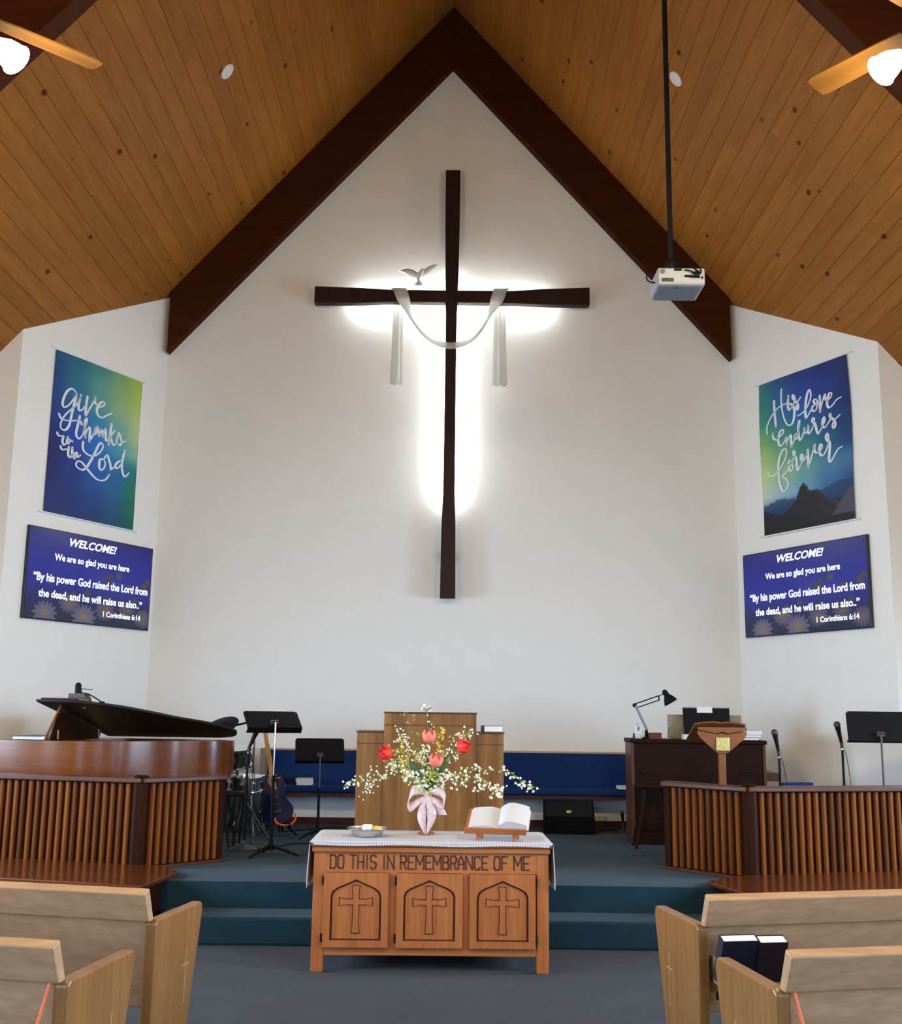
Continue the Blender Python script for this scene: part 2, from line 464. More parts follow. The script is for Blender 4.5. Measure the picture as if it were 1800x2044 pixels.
def side_wall(sx, name):
    mb = MB(); x0, x1 = sorted((sx * SIDE_X, sx * (SIDE_X + 0.18)))
    mb.box(x0, x1, -6.2, 11.1, 0, 1.0); mb.box(x0, x1, -6.2, 11.1, 2.7, ztop)
    ys = [-6.2]
    for y in WIN_Y: ys += [y - 0.9, y + 0.9]
    ys.append(11.1)
    for a, b in zip(ys[::2], ys[1::2]): mb.box(x0, x1, a, b, 1.0, 2.7)
    return struct(mb.build(name, MAT['paint']))
side_wall(-1, 'wall_left'); side_wall(1, 'wall_right')
rw = [[(-4.5, 0.9), (-4.5, 3.5), (-1.9, 3.5), (-1.9, 0.9)], [(1.9, 0.9), (1.9, 3.5), (4.5, 3.5), (4.5, 0.9)]]
struct(upright([(-6.7, 0), (6.7, 0), (6.7, ceil_z(6.7) + 0.03), (XC, ZR + 0.03), (-6.7, ceil_z(-6.7) + 0.03)], -6.2, -6.0, rw).build('wall_rear', MAT['paint']))
_wn = 0
def window(M, w, h):
    global _wn
    _wn += 1
    mb = MB()
    mb.box(-w / 2, w / 2, -0.03, 0.03, 0, 0.07, M).box(-w / 2, w / 2, -0.03, 0.03, h - 0.07, h, M)
    mb.box(-w / 2, -w / 2 + 0.07, -0.03, 0.03, 0.07, h - 0.07, M).box(w / 2 - 0.07, w / 2, -0.03, 0.03, 0.07, h - 0.07, M)
    mb.box(-0.025, 0.025, -0.025, 0.025, 0.07, h - 0.07, M)
    o = struct(mb.build('window_%d' % _wn, MAT['white']))
    MB().box(-w / 2 + 0.07, -0.025, -0.004, 0.004, 0.07, h - 0.07, M).build('window_pane', MAT['glass'], o)
    MB().box(0.025, w / 2 - 0.07, -0.004, 0.004, 0.07, h - 0.07, M).build('window_pane', MAT['glass'], o)
for sx in (-1, 1):
    for y in WIN_Y: window(T(sx * (SIDE_X + 0.12), y, 1.0) @ RZ(PI / 2), 1.8, 1.7)
for x in (-3.2, 3.2): window(T(x, -6.14, 0.9), 2.6, 2.6)

# ceiling: every board that shows is a board of its own
random.seed(11)
PW = 0.186
pl_prof = [(0, -0.02), (0, -0.004), (0.014, 0), (0.986, 0), (1, -0.004), (1, -0.02)]
_vs = [(x, y, z) for y in (0, 1) for x, z in pl_prof]
_fs = [(i + 1, i, i + 6, i + 7) for i in range(5)] + [(5, 4, 3, 2, 1, 0), (6, 7, 8, 9, 10, 11)]
plank_mesh = {}
for sx, nm in ((-1, 'ceiling_left'), (1, 'ceiling_right')):
    mb = MB()
    n = Vector((-sx * math.sin(BETA), 0, -math.cos(BETA)))
    e = XC + sx * 6.75
    pts = [Vector((XC - sx * 0.04, y, ZR + SL * 0.04)) for y in (-6.2, 13.25)] + [Vector((e, y, ceil_z(e))) for y in (13.25, -6.2)]
    vs = [p - n * 0.021 for p in pts] + [p - n * 0.12 for p in pts]
    fs = [(0, 1, 2, 3), (7, 6, 5, 4), (0, 4, 5, 1), (1, 5, 6, 2), (2, 6, 7, 3), (3, 7, 4, 0)]
    if sx > 0: fs = [tuple(reversed(f)) for f in fs]
    slab = struct(mb.add(vs, fs).build(nm, MAT['ceiling']), 'sloping ceiling of knotty pine boards, %s slope' % ('left' if sx < 0 else 'right'))
    me = MB().add(_vs, _fs).mesh('ceiling_board', MAT['ceiling'])
    d = Vector((sx * math.cos(BETA), 0, -math.sin(BETA)))
    ydir = Vector((0, 1 if sx < 0 else -1, 0))
    rot = Matrix((d, ydir, d.cross(ydir))).transposed().to_euler()
    k = 0
    while True:
        s = k * PW
        xa = abs(s * math.cos(BETA))
        if xa > 5.0: break
        end = DB if xa < 3.4 else max(11.12, DB + 0.25 - (xa - 3.4) * 1.95)
        if xa > 4.56: end = 11.1
        start = 7.2 if xa < 1.6 else (6.2 if xa < 2.4 else 4.6)
        y = end
        first = True
        while y > start:
            ln = random.uniform(2.2, 6.5) if first else random.uniform(4.0, 6.0)
            if y - ln < start + 0.9: ln = y - start
            first = False
            p = Vector((XC, 0, ZR)) + d * (s + 0.0008)
            loc = (p.x, y - ln if sx < 0 else y, p.z)
            inst('ceiling_board', me, slab, loc, rot, (PW - 0.0016, ln - 0.002, 1))
            y -= ln
        k += 1

def rafter(y0, y1, xl, xr, zin, drop, name):
    for sx, xe in ((-1, xl), (1, xr)):
        poly = [(XC, ceil_z(XC)), (xe, ceil_z(xe)), (xe, ceil_z(xe) - drop), (XC, zin)]
        o = struct(upright(poly, y0, y1).build(name, MAT['beam'], bevel=0.008), 'dark brown sloping roof beam')
rafter(DB - 0.14, DB, -3.5, 3.41, 9.84, 0.78, 'roof_beam')
rafter(7.32, 7.5, -6.4, 6.4, ZR - 0.72, 0.72, 'roof_beam')
rafter(1.6, 1.78, -6.4, 6.4, ZR - 0.72, 0.72, 'roof_beam')

# stage, steps, side ledges
stage_poly = [(-2.2, 8.6), (2.1, 8.6), (2.45, 9.12), (6.45, 10.2), (6.45, 11.03), (4.45, 11.03), (3.42, 13.03), (-3.51, 13.03), (-4.51, 11.05), (-6.45, 11.05), (-6.45, 10.3), (-2.5, 9.25)]
struct(MB().prism(stage_poly, 0, STAGE).build('floor_stage', MAT['carpet'], bevel=0.018), 'raised carpeted stage floor')
struct(MB().box(-2.06, 1.98, 8.22, 8.6, 0, 0.192).build('stage_step', MAT['carpet'], bevel=0.018), 'teal carpeted step in front of the stage')
struct(MB().box(-3.5, 3.42, DB - 0.018, DB, STAGE, STAGE + 0.075).build('baseboard_back', MAT['baseboard']), 'dark red wooden baseboard')
for nm, pts in (('baseboard_left', [(-3.52, DB), (-4.52, 11.06)]), ('baseboard_right', [(3.43, DB), (4.45, 11.04)])):
    a, b = Vector((*pts[0], 0)), Vector((*pts[1], 0)); dd = (b - a).normalized(); sgn = 1 if nm.endswith('left') else -1
    nn = Vector((-dd.y, dd.x, 0)) * sgn
    q = [a, b, b + nn * 0.018, a + nn * 0.018]
    struct(MB().prism([(p.x, p.y) for p in q], STAGE, STAGE + 0.075).build(nm, MAT['baseboard']))

RAIL = {
    -1: dict(C=(-2.475, 9.19), out=R(180 - 15.5), wing=(-1.955, 9.76), A=(-2.128, 8.062), A2=(-2.057, 8.83), A3=(-2.27, 9.11)),
    1: dict(C=(2.40, 9.055), out=R(15.0), wing=(1.885, 9.66), A=(2.105, 8.075), A2=(1.96, 8.66), A3=(2.11, 8.80)),
}
for sx, d in RAIL.items():
    o = Vector((math.cos(d['out']), math.sin(d['out'])))
    A, A2, A3, C = (Vector(d[k]) for k in ('A', 'A2', 'A3', 'C'))
    inn = Vector((-o.y, o.x)) * (1 if sx > 0 else -1)
    far = A + o * 4.1; back = C + o * 4.0 + inn * 0.02
    poly = [A, A2, A3, C + inn * 0.02, back, far]
    nm = 'left' if sx < 0 else 'right'
    t = thing('stage_ledge', 'wide polished brown wooden ledge at the foot of the %s choir rail' % nm, 'ledge', (A.x, A.y, 0))
    rel = [(p.x - A.x, p.y - A.y) for p in poly]
    MB().prism(rel, 0.386, 0.418).build('ledge_board', MAT['ledge'], t, bevel=0.008)
    ins = Vector((-o.x, -o.y))
    b = [A + o * 0.05 + inn * 0.05, A2 + o * 0.05, A3 + o * 0.04, C + inn * 0.0 + o * 0.02, C + o * 3.95, A + o * 4.05 + inn * 0.05]
    MB().prism([(p.x - A.x, p.y - A.y) for p in b], 0.0, 0.385).build('ledge_base', MAT['railpanel'], t)
GIVE=[
 [(323,1385),(260,1420),(190,1372),(145,1272),(140,1207),(172,1186),(234,1232),(286,1304),(325,1373)],
 [(325,1373),(305,1268),(280,1144),(261,1029),(231,963),(190,933),(145,943),(133,986),(156,1055),(207,1126),(268,1188),(336,1258),(381,1335)],
 [(381,1335),(366,1260),(379,1205),(430,1229),(470,1287)],
 [(389,1382),(392,1376)],
 [(487,1387),(477,1295),(481,1172),(527,1255),(574,1338),(602,1412)],
 [(602,1412),(603,1358),(637,1331)],
 [(670,1315),(738,1351),(747,1390),(703,1384),(654,1323),(640,1260),(672,1214),(728,1207),(796,1251),(873,1295)],
 [(101,1093),(126,1059),(179,1046),(266,1056),(353,1081),(414,1084),(431,1059)],
 [(397,1138),(380,1046),(362,954),(375,904),(414,890),(458,941)],
 [(458,941),(486,1043),(509,1131),(486,1125),(479,1041),(498,927)],
 [(498,927),(513,1002),(551,1052),(560,1001),(562,895)],
 [(562,895),(602,963),(633,1054),(668,1092),(641,1050),(615,990),(653,1005),(682,1072),(690,1032),(701,993)],
 [(701,993),(742,1068),(757,994)],
 [(757,994),(784,1084),(799,1058),(808,963),(838,976)],
 [(881,1168),(870,1075),(855,926)],
 [(855,926),(882,1029),(939,1109)],
 [(875,1021),(923,935),(970,964)],
 [(970,964),(999,1093),(1037,1035),(1057,996),(1028,953),(1002,965)],
 [(1057,996),(1121,1023)],
 [(97,880),(118,856),(168,862)],
 [(186,860),(177,806),(202,772),(240,803)],
 [(248,863),(240,803),(269,804),(280,847),(250,852)],
 [(280,847),(325,835)],
 [(158,745),(182,716),(261,739)],
 [(274,759),(270,683),(295,654),(318,682)],
 [(325,765),(327,667)],
 [(327,667),(352,713),(365,658)],
 [(365,658),(405,707),(389,727),(377,695),(408,679),(450,711)],
 [(473,863),(472,804),(507,759),(586,735),(662,751),(735,809),(772,877),(749,914),(711,893),(672,813),(619,707),(553,599),(496,555),(427,561),(395,589),(406,626),(450,641),(505,618),(563,577),(637,528),(718,491),(805,493),(865,532),(896,580)],
 [(797,739),(743,721),(733,660),(754,611),(800,626),(826,691),(797,739)],
 [(797,739),(844,797),(876,750),(905,696),(918,644),(956,676)],
 [(1053,776),(992,726),(988,677),(1036,693),(1080,757)],
 [(1112,904),(1091,808),(1084,709),(1107,641),(1144,605),(1205,661)],
]
LOVE=[
 [(245,1556),(247,1436),(259,1261)],
 [(121,1194),(111,1256),(156,1345),(251,1435),(351,1477),(456,1480),(528,1446),(558,1380),(549,1298),(519,1234),(467,1220),(418,1264),(380,1364),(361,1487),(362,1593),(371,1673)],
 [(467,1520),(460,1463),(478,1400),(531,1426)],
 [(473,1563),(476,1556)],
 [(531,1426),(568,1475),(578,1505),(556,1556),(538,1541),(569,1488),(609,1439),(619,1397),(600,1370),(585,1399),(610,1458),(663,1503)],
 [(596,1300),(651,1306),(729,1345),(783,1408),(817,1483),(804,1550),(774,1532),(744,1456),(725,1346),(727,1249),(766,1272),(819,1329)],
 [(871,1361),(829,1346),(834,1300),(875,1296),(902,1346),(898,1411),(858,1421),(864,1381),(912,1369),(943,1406)],
 [(945,1443),(943,1355),(942,1267)],
 [(942,1267),(976,1360),(1018,1444),(1026,1391),(1048,1360)],
 [(1048,1360),(1106,1396),(1116,1431),(1085,1439),(1058,1383),(1046,1323),(1071,1280),(1131,1302),(1189,1344),(1252,1355)],
 [(205,1175),(211,1127),(267,1095),(331,1127),(377,1162),(361,1192),(316,1170),(290,1097),(295,1037),(329,1010),(379,1045),(411,1083)],
 [(411,1083),(416,1017)],
 [(416,1017),(450,1075),(486,1099),(486,1034),(491,969)],
 [(491,969),(542,1041),(571,1099)],
 [(596,1094),(553,1084),(551,1046),(585,1051),(611,1135),(634,1233),(616,1218),(603,1137),(610,1052),(625,1011),(661,1047),(695,1129)],
 [(695,1129),(696,1078),(729,1083),(754,1141)],
 [(754,1141),(753,1065),(787,1070),(831,1129)],
 [(831,1129),(852,1200),(833,1218),(818,1183),(857,1149),(870,1095),(894,1027),(932,1056),(967,1098)],
 [(967,1098),(1003,1152),(997,1191),(971,1160),(968,1104),(994,1073),(1031,1096)],
 [(1031,1096),(1082,1146),(1093,1193),(1078,1209),(1083,1171),(1135,1121),(1147,1069),(1122,1038),(1104,1067),(1135,1121),(1176,1143),(1220,1166)],
 [(113,727),(137,689),(218,694),(300,749),(375,832),(410,909),(391,961),(347,948),(289,862),(270,755),(276,625),(304,516),(345,477),(399,506),(415,554),(388,610),(329,647),(374,671),(429,718)],
 [(485,803),(442,805),(440,767),(474,754),(493,789),(485,803)],
 [(440,767),(437,716),(461,686),(493,718),(493,789),(530,839)],
 [(530,839),(541,881),(521,911),(515,874),(554,815),(558,744),(567,679),(616,726)],
 [(616,726),(653,788),(656,832),(631,844),(625,800),(643,765),(686,788),(731,836)],
 [(733,873),(731,773),(734,684)],
 [(734,684),(776,770),(843,919),(827,872),(845,825),(885,816)],
 [(885,816),(935,849),(942,891),(914,891),(901,825),(930,770),(979,790),(1032,872)],
 [(1032,872),(1045,956),(1028,997),(1006,965),(1020,924),(1057,891),(1046,789),(1034,724),(1051,677),(1109,733),(1168,794),(1231,811)],
]

# ------------------------------------------------------------------ on the walls and under the ceiling
# --- the cross with its led strips, the draped cloth, the dove
cross = thing('wall_cross', 'large dark brown wooden cross glowing with white light on the gable wall', 'cross', (-0.03, 12.88, 2.96))
def glow_taper(zs_ws):      # outline of an upright bar from (z, left, right)
    return [(l, z) for z, l, r in zs_ws] + [(r, z) for z, l, r in reversed(zs_ws)]
up_prof = [(0.0, -0.088, 0.092), (0.85, -0.080, 0.084), (1.25, -0.066, 0.070), (2.4, -0.064, 0.068), (3.5, -0.064, 0.070), (3.58, -0.070, 0.076), (3.9, -0.074, 0.082), (4.25, -0.080, 0.088), (4.6, -0.086, 0.092), (5.36, -0.089, 0.093)]  # straight bar thinned midway: glow eating its edges is put into the shape
MB().prism(glow_taper(up_prof), 0.0, 0.12, UP).build('upright_bar', MAT['crosswood'], cross, bevel=0.008)
arm_prof = [(-1.67, 3.585, 3.80), (-1.1, 3.592, 3.785), (-0.75, 3.610, 3.768), (0, 3.612, 3.768), (0.75, 3.612, 3.770), (1.1, 3.600, 3.800), (1.69, 3.600, 3.828)]  # arm thinned towards the middle, the glow's bloom shaped into its outline
arm = [(x, a) for x, a, b in arm_prof] + [(x, b) for x, a, b in reversed(arm_prof)]
MB().prism(arm, 0.012, 0.128, UP).build('cross_arm', MAT['crosswood'], cross, bevel=0.008)
for nm, bx in (('led_strip', (-1.16, -0.12, 0.03, 0.045, 3.655, 3.72)), ('led_strip', (0.12, 1.18, 0.03, 0.045, 3.655, 3.72)), ('led_strip', (-0.028, 0.032, 0.03, 0.045, 1.2, 3.55)), ('led_strip', (-0.028, 0.032, 0.03, 0.045, 3.83, 3.98))):
    MB().box(*bx).build(nm, MAT['led'], cross)
for z in (0.5, 5.0):
    MB().box(-0.03, 0.03, 0.0, 0.155, z - 0.05, z + 0.05).build('wall_bracket', MAT['iron'], cross)

cloth = thing('draped_cloth', 'white cloth draped in a swag over the cross with two hanging tails', 'cloth', (-0.03, 12.74, 6.6))
def strip(path, widths, n):   # a band through the points, width across given per point as a vector
    mb = MB(); P = bez(path, n); k = len(P)
    W = bez(widths, n)
    vs = []
    for p, w in zip(P, W): vs += [p - w, p, p + w]
    fs = []
    for i in range(k - 1):
        for j in range(2): fs.append((i * 3 + j, i * 3 + j + 1, i * 3 + j + 4, i * 3 + j + 3))
    return mb.add(vs, fs)
sw = [(-0.66, 0.10, 0.165), (-0.63, -0.005, 0.13), (-0.58, -0.03, -0.02), (-0.50, -0.02, -0.20), (-0.36, 0.0, -0.40), (-0.20, 0.01, -0.53), (0.0, 0.0, -0.585), (0.20, 0.01, -0.53), (0.34, 0.0, -0.40), (0.46, -0.02, -0.2), (0.55, -0.03, -0.02), (0.60, -0.005, 0.14), (0.63, 0.10, 0.172)]
wl = [(0.085, 0, 0), (0.085, 0, 0), (0.075, 0.01, 0.01), (0.030, 0.03, 0.012), (0.022, 0.03, 0.022), (0.014, 0.022, 0.034)]
ww = wl + [(0.0, 0.012, 0.045)] + [(-a, b, c) for a, b, c in reversed(wl)]
strip(sw, ww, 6).build('swag', MAT['whitecloth'], cloth, smooth=60, solid=0.006)
for x, w in ((-0.655, 0.075), (0.60, 0.09)):
    tail = MB().grid(lambda u, v, x=x, w=w: (x + (u - 0.5) * 2 * w * (0.72 + 0.28 * (1 - v)), 0.185 + 0.02 * math.sin(u * 9) + 0.02 * (1 - v), -1.02 + v * 1.14 + (0.01 * math.sin(u * 14) if v == 0 else 0)), 10, 10)
    tail.build('cloth_tail', MAT['whitecloth'], cloth, smooth=60, solid=0.004)

dove = thing('dove_figure', 'small white dove with spread wings perched on the cross arm', 'figurine', (-0.44, 12.76, 6.782))
mb = MB()
mb.tube(bez([(0.00, 0.0, 0.035), (0.005, -0.005, 0.08), (0.015, -0.012, 0.125), (0.035, -0.02, 0.16), (0.05, -0.03, 0.185), (0.06, -0.045, 0.20)], 4), [0.012] * 4 + [0.022] * 4 + [0.030] * 4 + [0.028] * 4 + [0.022] * 4 + [0.008], 8)
mb.build('body', MAT['white'], dove, smooth=60)
def wing(pts_top, pts_bot, n=10):
    a = bez(pts_top, 4); b = bez(pts_bot, 4)
    mb = MB(); vs = []
    for p, q in zip(a, b): vs += [p, (p + q) / 2 + Vector((0, -0.012, 0)), q]
    return mb.add(vs, [(i * 3 + j, i * 3 + j + 1, i * 3 + j + 4, i * 3 + j + 3) for i in range(len(a) - 1) for j in range(2)])
wing([(0.02, 0, 0.15), (-0.06, 0, 0.20), (-0.13, 0.01, 0.222), (-0.20, 0.02, 0.212), (-0.245, 0.03, 0.195)], [(0.0, 0, 0.105), (-0.07, 0, 0.115), (-0.14, 0.01, 0.145), (-0.20, 0.02, 0.175), (-0.245, 0.03, 0.195)]).build('wing', MAT['white'], dove, smooth=60, solid=0.005)
wing([(0.04, 0, 0.16), (0.09, 0, 0.22), (0.14, 0.01, 0.265), (0.20, 0.02, 0.283), (0.255, 0.03, 0.285)], [(0.04, 0, 0.12), (0.10, 0, 0.15), (0.16, 0.01, 0.20), (0.215, 0.02, 0.25), (0.255, 0.03, 0.285)]).build('wing', MAT['white'], dove, smooth=60, solid=0.005)
MB().prism([(0, 0.07), (-0.045, 0.012), (0.01, 0.002), (0.06, 0.014), (0.02, 0.075)], -0.004, 0.004, UP).build('tail_fan', MAT['white'], dove)
MB().tube([(-0.01, 0, 0.03), (-0.012, 0, 0.0)], 0.004, 6).build('perch_wire', MAT['iron'], dove)

# --- banners
def brush_strokes(strokes, scale, wmin, wmax, M):
    """hand lettered ribbons, broader on the downward strokes"""
    mb = MB()
    for st in strokes:
        P = [Vector((x * scale, z * scale, 0)) for x, z in st]
        P = bez(P, 6) if len(P) > 2 else P
        n = len(P); vs = []; ws = []
        for i in range(n):
            d = P[min(i + 1, n - 1)] - P[max(i - 1, 0)]
            d = d.normalized() if d.length > 1e-9 else Vector((1, 0, 0))
            ws.append(wmin + (wmax - wmin) * min(1, max(0.0, abs(d.y) * (1.0 if d.y < 0 else 0.45))))
        for _ in range(3):
            ws = [(ws[max(i - 1, 0)] + ws[i] + ws[min(i + 1, n - 1)]) / 3 for i in range(n)]
        for i in range(n):
            d = P[min(i + 1, n - 1)] - P[max(i - 1, 0)]
            d = d.normalized() if d.length > 1e-9 else Vector((1, 0, 0))
            nn = Vector((-d.y, d.x, 0)) * ws[i] / 2
            vs += [P[i] - nn, P[i] + nn]
        fs = [(2 * i, 2 * i + 2, 2 * i + 3, 2 * i + 1) for i in range(n - 1)]
        mb.add(vs, fs, M)
        for e in (P[0], P[-1]):
            w = ws[0] if e is P[0] else ws[-1]
            k = 8
            mb.add([e + Vector((math.cos(2 * PI * j / k), math.sin(2 * PI * j / k), 0)) * w / 2 for j in range(k)], [tuple(range(k))], M)
    return mb
def color_grid(ctrl, u, v):
    rows, cols = len(ctrl), len(ctrl[0])
    fx = u * (cols - 1); fy = (1 - v) * (rows - 1)
    i = min(int(fx), cols - 2); j = min(int(fy), rows - 2)
    a, b = fx - i, fy - j
    a = a * a * (3 - 2 * a); b = b * b * (3 - 2 * b)
    c = [0, 0, 0]
    for q in range(3):
        c[q] = (ctrl[j][i][q] * (1 - a) + ctrl[j][i + 1][q] * a) * (1 - b) + (ctrl[j + 1][i][q] * (1 - a) + ctrl[j + 1][i + 1][q] * a) * b
    return c
def painted(o, fn):
    me = o.data
    at = me.color_attributes.new('print', 'FLOAT_COLOR', 'POINT')
    vals = []
    for v in me.vertices:
        vals += [*lin(*fn(v.co)), 1]
    at.data.foreach_set('color', vals)

def left_print(u, v):
    g = [[(8, 78, 124), (18, 100, 128), (60, 132, 128), (120, 164, 100), (160, 192, 70)],
         [(8, 66, 122), (26, 108, 136), (84, 152, 140), (134, 176, 112), (172, 200, 80)],
         [(8, 62, 128), (24, 110, 150), (78, 150, 146), (140, 180, 130), (186, 204, 120)],
         [(6, 54, 128), (18, 92, 170), (40, 130, 180), (110, 170, 160), (188, 206, 140)],
         [(8, 36, 108), (10, 70, 170), (20, 110, 190), (70, 156, 180), (150, 192, 160)],
         [(18, 22, 90), (12, 52, 140), (18, 96, 178), (22, 110, 170), (20, 120, 120)],
         [(14, 28, 96), (14, 44, 124), (20, 82, 160), (16, 100, 150), (0, 122, 84)],
         [(14, 34, 104), (16, 42, 112), (18, 60, 132), (14, 86, 130), (0, 112, 78)],
         [(10, 44, 112), (12, 44, 108), (14, 52, 110), (10, 72, 110), (0, 96, 84)]]
    return color_grid(g, u, v)
def right_print(u, v):
    g = [[(22, 120, 118), (10, 72, 128), (8, 48, 120), (8, 40, 108), (6, 36, 96)],
         [(34, 130, 118), (16, 92, 150), (10, 62, 150), (8, 48, 130), (6, 36, 100)],
         [(60, 144, 116), (24, 112, 156), (14, 84, 168), (10, 60, 140), (6, 40, 104)],
         [(120, 176, 110), (60, 142, 130), (24, 112, 146), (14, 78, 134), (8, 46, 104)],
         [(170, 200, 120), (110, 170, 126), (60, 140, 132), (24, 98, 132), (10, 58, 116)],
         [(196, 216, 150), (150, 196, 150), (100, 164, 150), (70, 130, 160), (60, 112, 160)],
         [(196, 214, 200), (150, 190, 200), (110, 160, 190), (60, 110, 160), (30, 80, 140)],
         [(30, 70, 110), (20, 60, 100), (20, 50, 90), (20, 50, 90), (30, 60, 100)],
         [(8, 16, 40), (8, 14, 32), (12, 16, 30), (16, 20, 34), (20, 26, 44)]]
    c = color_grid(g, u, v)
    far = 0.185 + 0.02 * math.sin(u * 9) + 0.05 * u
    if v < far: c = [c[0] * 0.3 + 16 * 0.7, c[1] * 0.3 + 52 * 0.7, c[2] * 0.3 + 96 * 0.7]
    ridge = 0.09 + 0.15 * math.exp(-((u - 0.5) / 0.17) ** 2) + 0.03 * math.sin(u * 31) * math.exp(-((u - 0.55) / 0.2) ** 2) + 0.06 * u
    if v < ridge and u > 0.18:
        k = (math.sin((u * 0.8 + v * 1.6) * 46) * 0.5 + 0.5) * max(0, (u - 0.45))
        c = [22 + 70 * k, 22 + 56 * k, 30 + 44 * k]
    if v < 0.16 - 0.2 * u: c = [8, 14, 32]
    if u > 0.72 and v < 0.2 * (u - 0.72) / 0.28 + 0.02 and v > 0.05: c = [70, 74, 84]
    if v < 0.045: c = [x * 0.5 for x in c]
    return c
def banner(name, label, p0, ang, w, h, prnt, strokes, wmin, wmax, ripple):
    t = thing(name, label, 'banner', (p0[0], p0[1], p0[2]), ang)
    # local x along the wall, y into the wall, z up; cloth hangs 20 mm off the wall
    def surf(u, v):
        dx = ripple * (math.sin(v * 7.0) * 0.008 - 0.012 * math.sin(PI * v)) * ((0.5 - u) * 2)
        return (u * w + dx, -0.026 + 0.004 * math.sin(u * 6 + v * 3), v * h)
    o = MB().grid(surf, 60, 90).build('banner_cloth', MAT['banner'], t, smooth=60, solid=0.003)
    painted(o, lambda co: prnt(min(1, max(0, co.x / w)), co.z / h))
    M = Matrix(((1, 0, 0, 0), (0, 0, -1, -0.0325), (0, 1, 0, 0), (0, 0, 0, 1)))
    brush_strokes(strokes, 0.001, wmin, wmax, M).build('lettering', MAT['lettering'], t)
    for z in (0.0, h):
        MB().tube([(-0.05, -0.026, z), (w + 0.05, -0.026, z)], 0.009, 8).build('rod', MAT['white'], t)
        for x in (-0.05, w + 0.05):
            MB().ball((x, -0.026, z), 0.014).build('rod_end', MAT['white'], t, smooth=60)
banner('banner', "blue and green banner reading 'Give thanks to the Lord'", (-4.328, 11.469, 3.68), PI / 2 - sa, 1.335, 1.80, left_print, GIVE, 0.014, 0.036, 0)
banner('banner', "blue mountain banner reading 'His love endures forever'", (3.656, 12.6, 3.70), -(PI / 2 - sa), 1.345, 1.82, right_print, LOVE, 0.012, 0.037, 1)

# --- screens
def daisy_picture(u, v, flowers):
    # deep blue sky with soft clouds and pale daisies along the bottom
    c = [14 + 26 * (1 - v), 20 + 30 * (1 - v), 120 + 40 * math.sin(v * 3)]
    cl = max(0, math.sin(u * 5.2 + 1.0) * math.sin(v * 6 + u * 3 + 0.5)) * (0.45 if v > 0.45 else 0.15)
    c = [c[i] * (1 - cl) + (96, 100, 170)[i] * cl for i in range(3)]
    k = min(1, max(0, (0.42 - v) / 0.3)) * 0.6
    c = [c[i] * (1 - k) + (14, 18, 34)[i] * k for i in range(3)]
    for fx, fy, r, dim in flowers:
        dx, dy = (u - fx) * 1.78, (v - fy)
        d = math.hypot(dx, dy * 1.25)
        if d < r:
            a = math.atan2(dy, dx)
            pet = 0.62 + 0.38 * abs(math.cos(a * 7))
            if d < r * 0.24: c = [150 * dim, 128 * dim, 50 * dim]
            elif d < r * pet: 
                k = 0.85 - 0.2 * d / r
                c = [150 * k * dim, 146 * k * dim, 190 * k * dim]
    return c
random.seed(5)
FLOW = [(random.random(), random.uniform(0.25, 0.62), random.uniform(0.04, 0.07), 0.62) for _ in range(16)]
FLOW = [f for f in FLOW if f[0] > 0.3 or f[1] < 0.35] + [(0.72, 0.60, 0.06, 0.7), (0.82, 0.48, 0.06, 0.7), (0.62, 0.5, 0.07, 0.6)]
FLOW += [(0.15, 0.07, 0.17, 0.95), (0.45, 0.07, 0.18, 0.95), (0.33, 0.2, 0.15, 0.85), (0.62, 0.16, 0.15, 0.8), (0.8, 0.2, 0.13, 0.75), (0.95, 0.12, 0.15, 0.8)]
def flat_text(body, size, bold=0.0, shear=0.0, align='LEFT', sx=1.0):
    cu = bpy.data.curves.new('txt', 'FONT')
    cu.body = body; cu.size = size; cu.offset = bold; cu.shear = shear; cu.align_x = align
    cu.resolution_u = 4
    ob = bpy.data.objects.new('txt', cu); COL.objects.link(ob)
    bpy.context.view_layer.update()
    me = bpy.data.meshes.new_from_object(ob.evaluated_get(bpy.context.evaluated_depsgraph_get()))
    bpy.data.objects.remove(ob); bpy.data.curves.remove(cu)
    return me
TV_W, TV_H = 1.86, 0.97
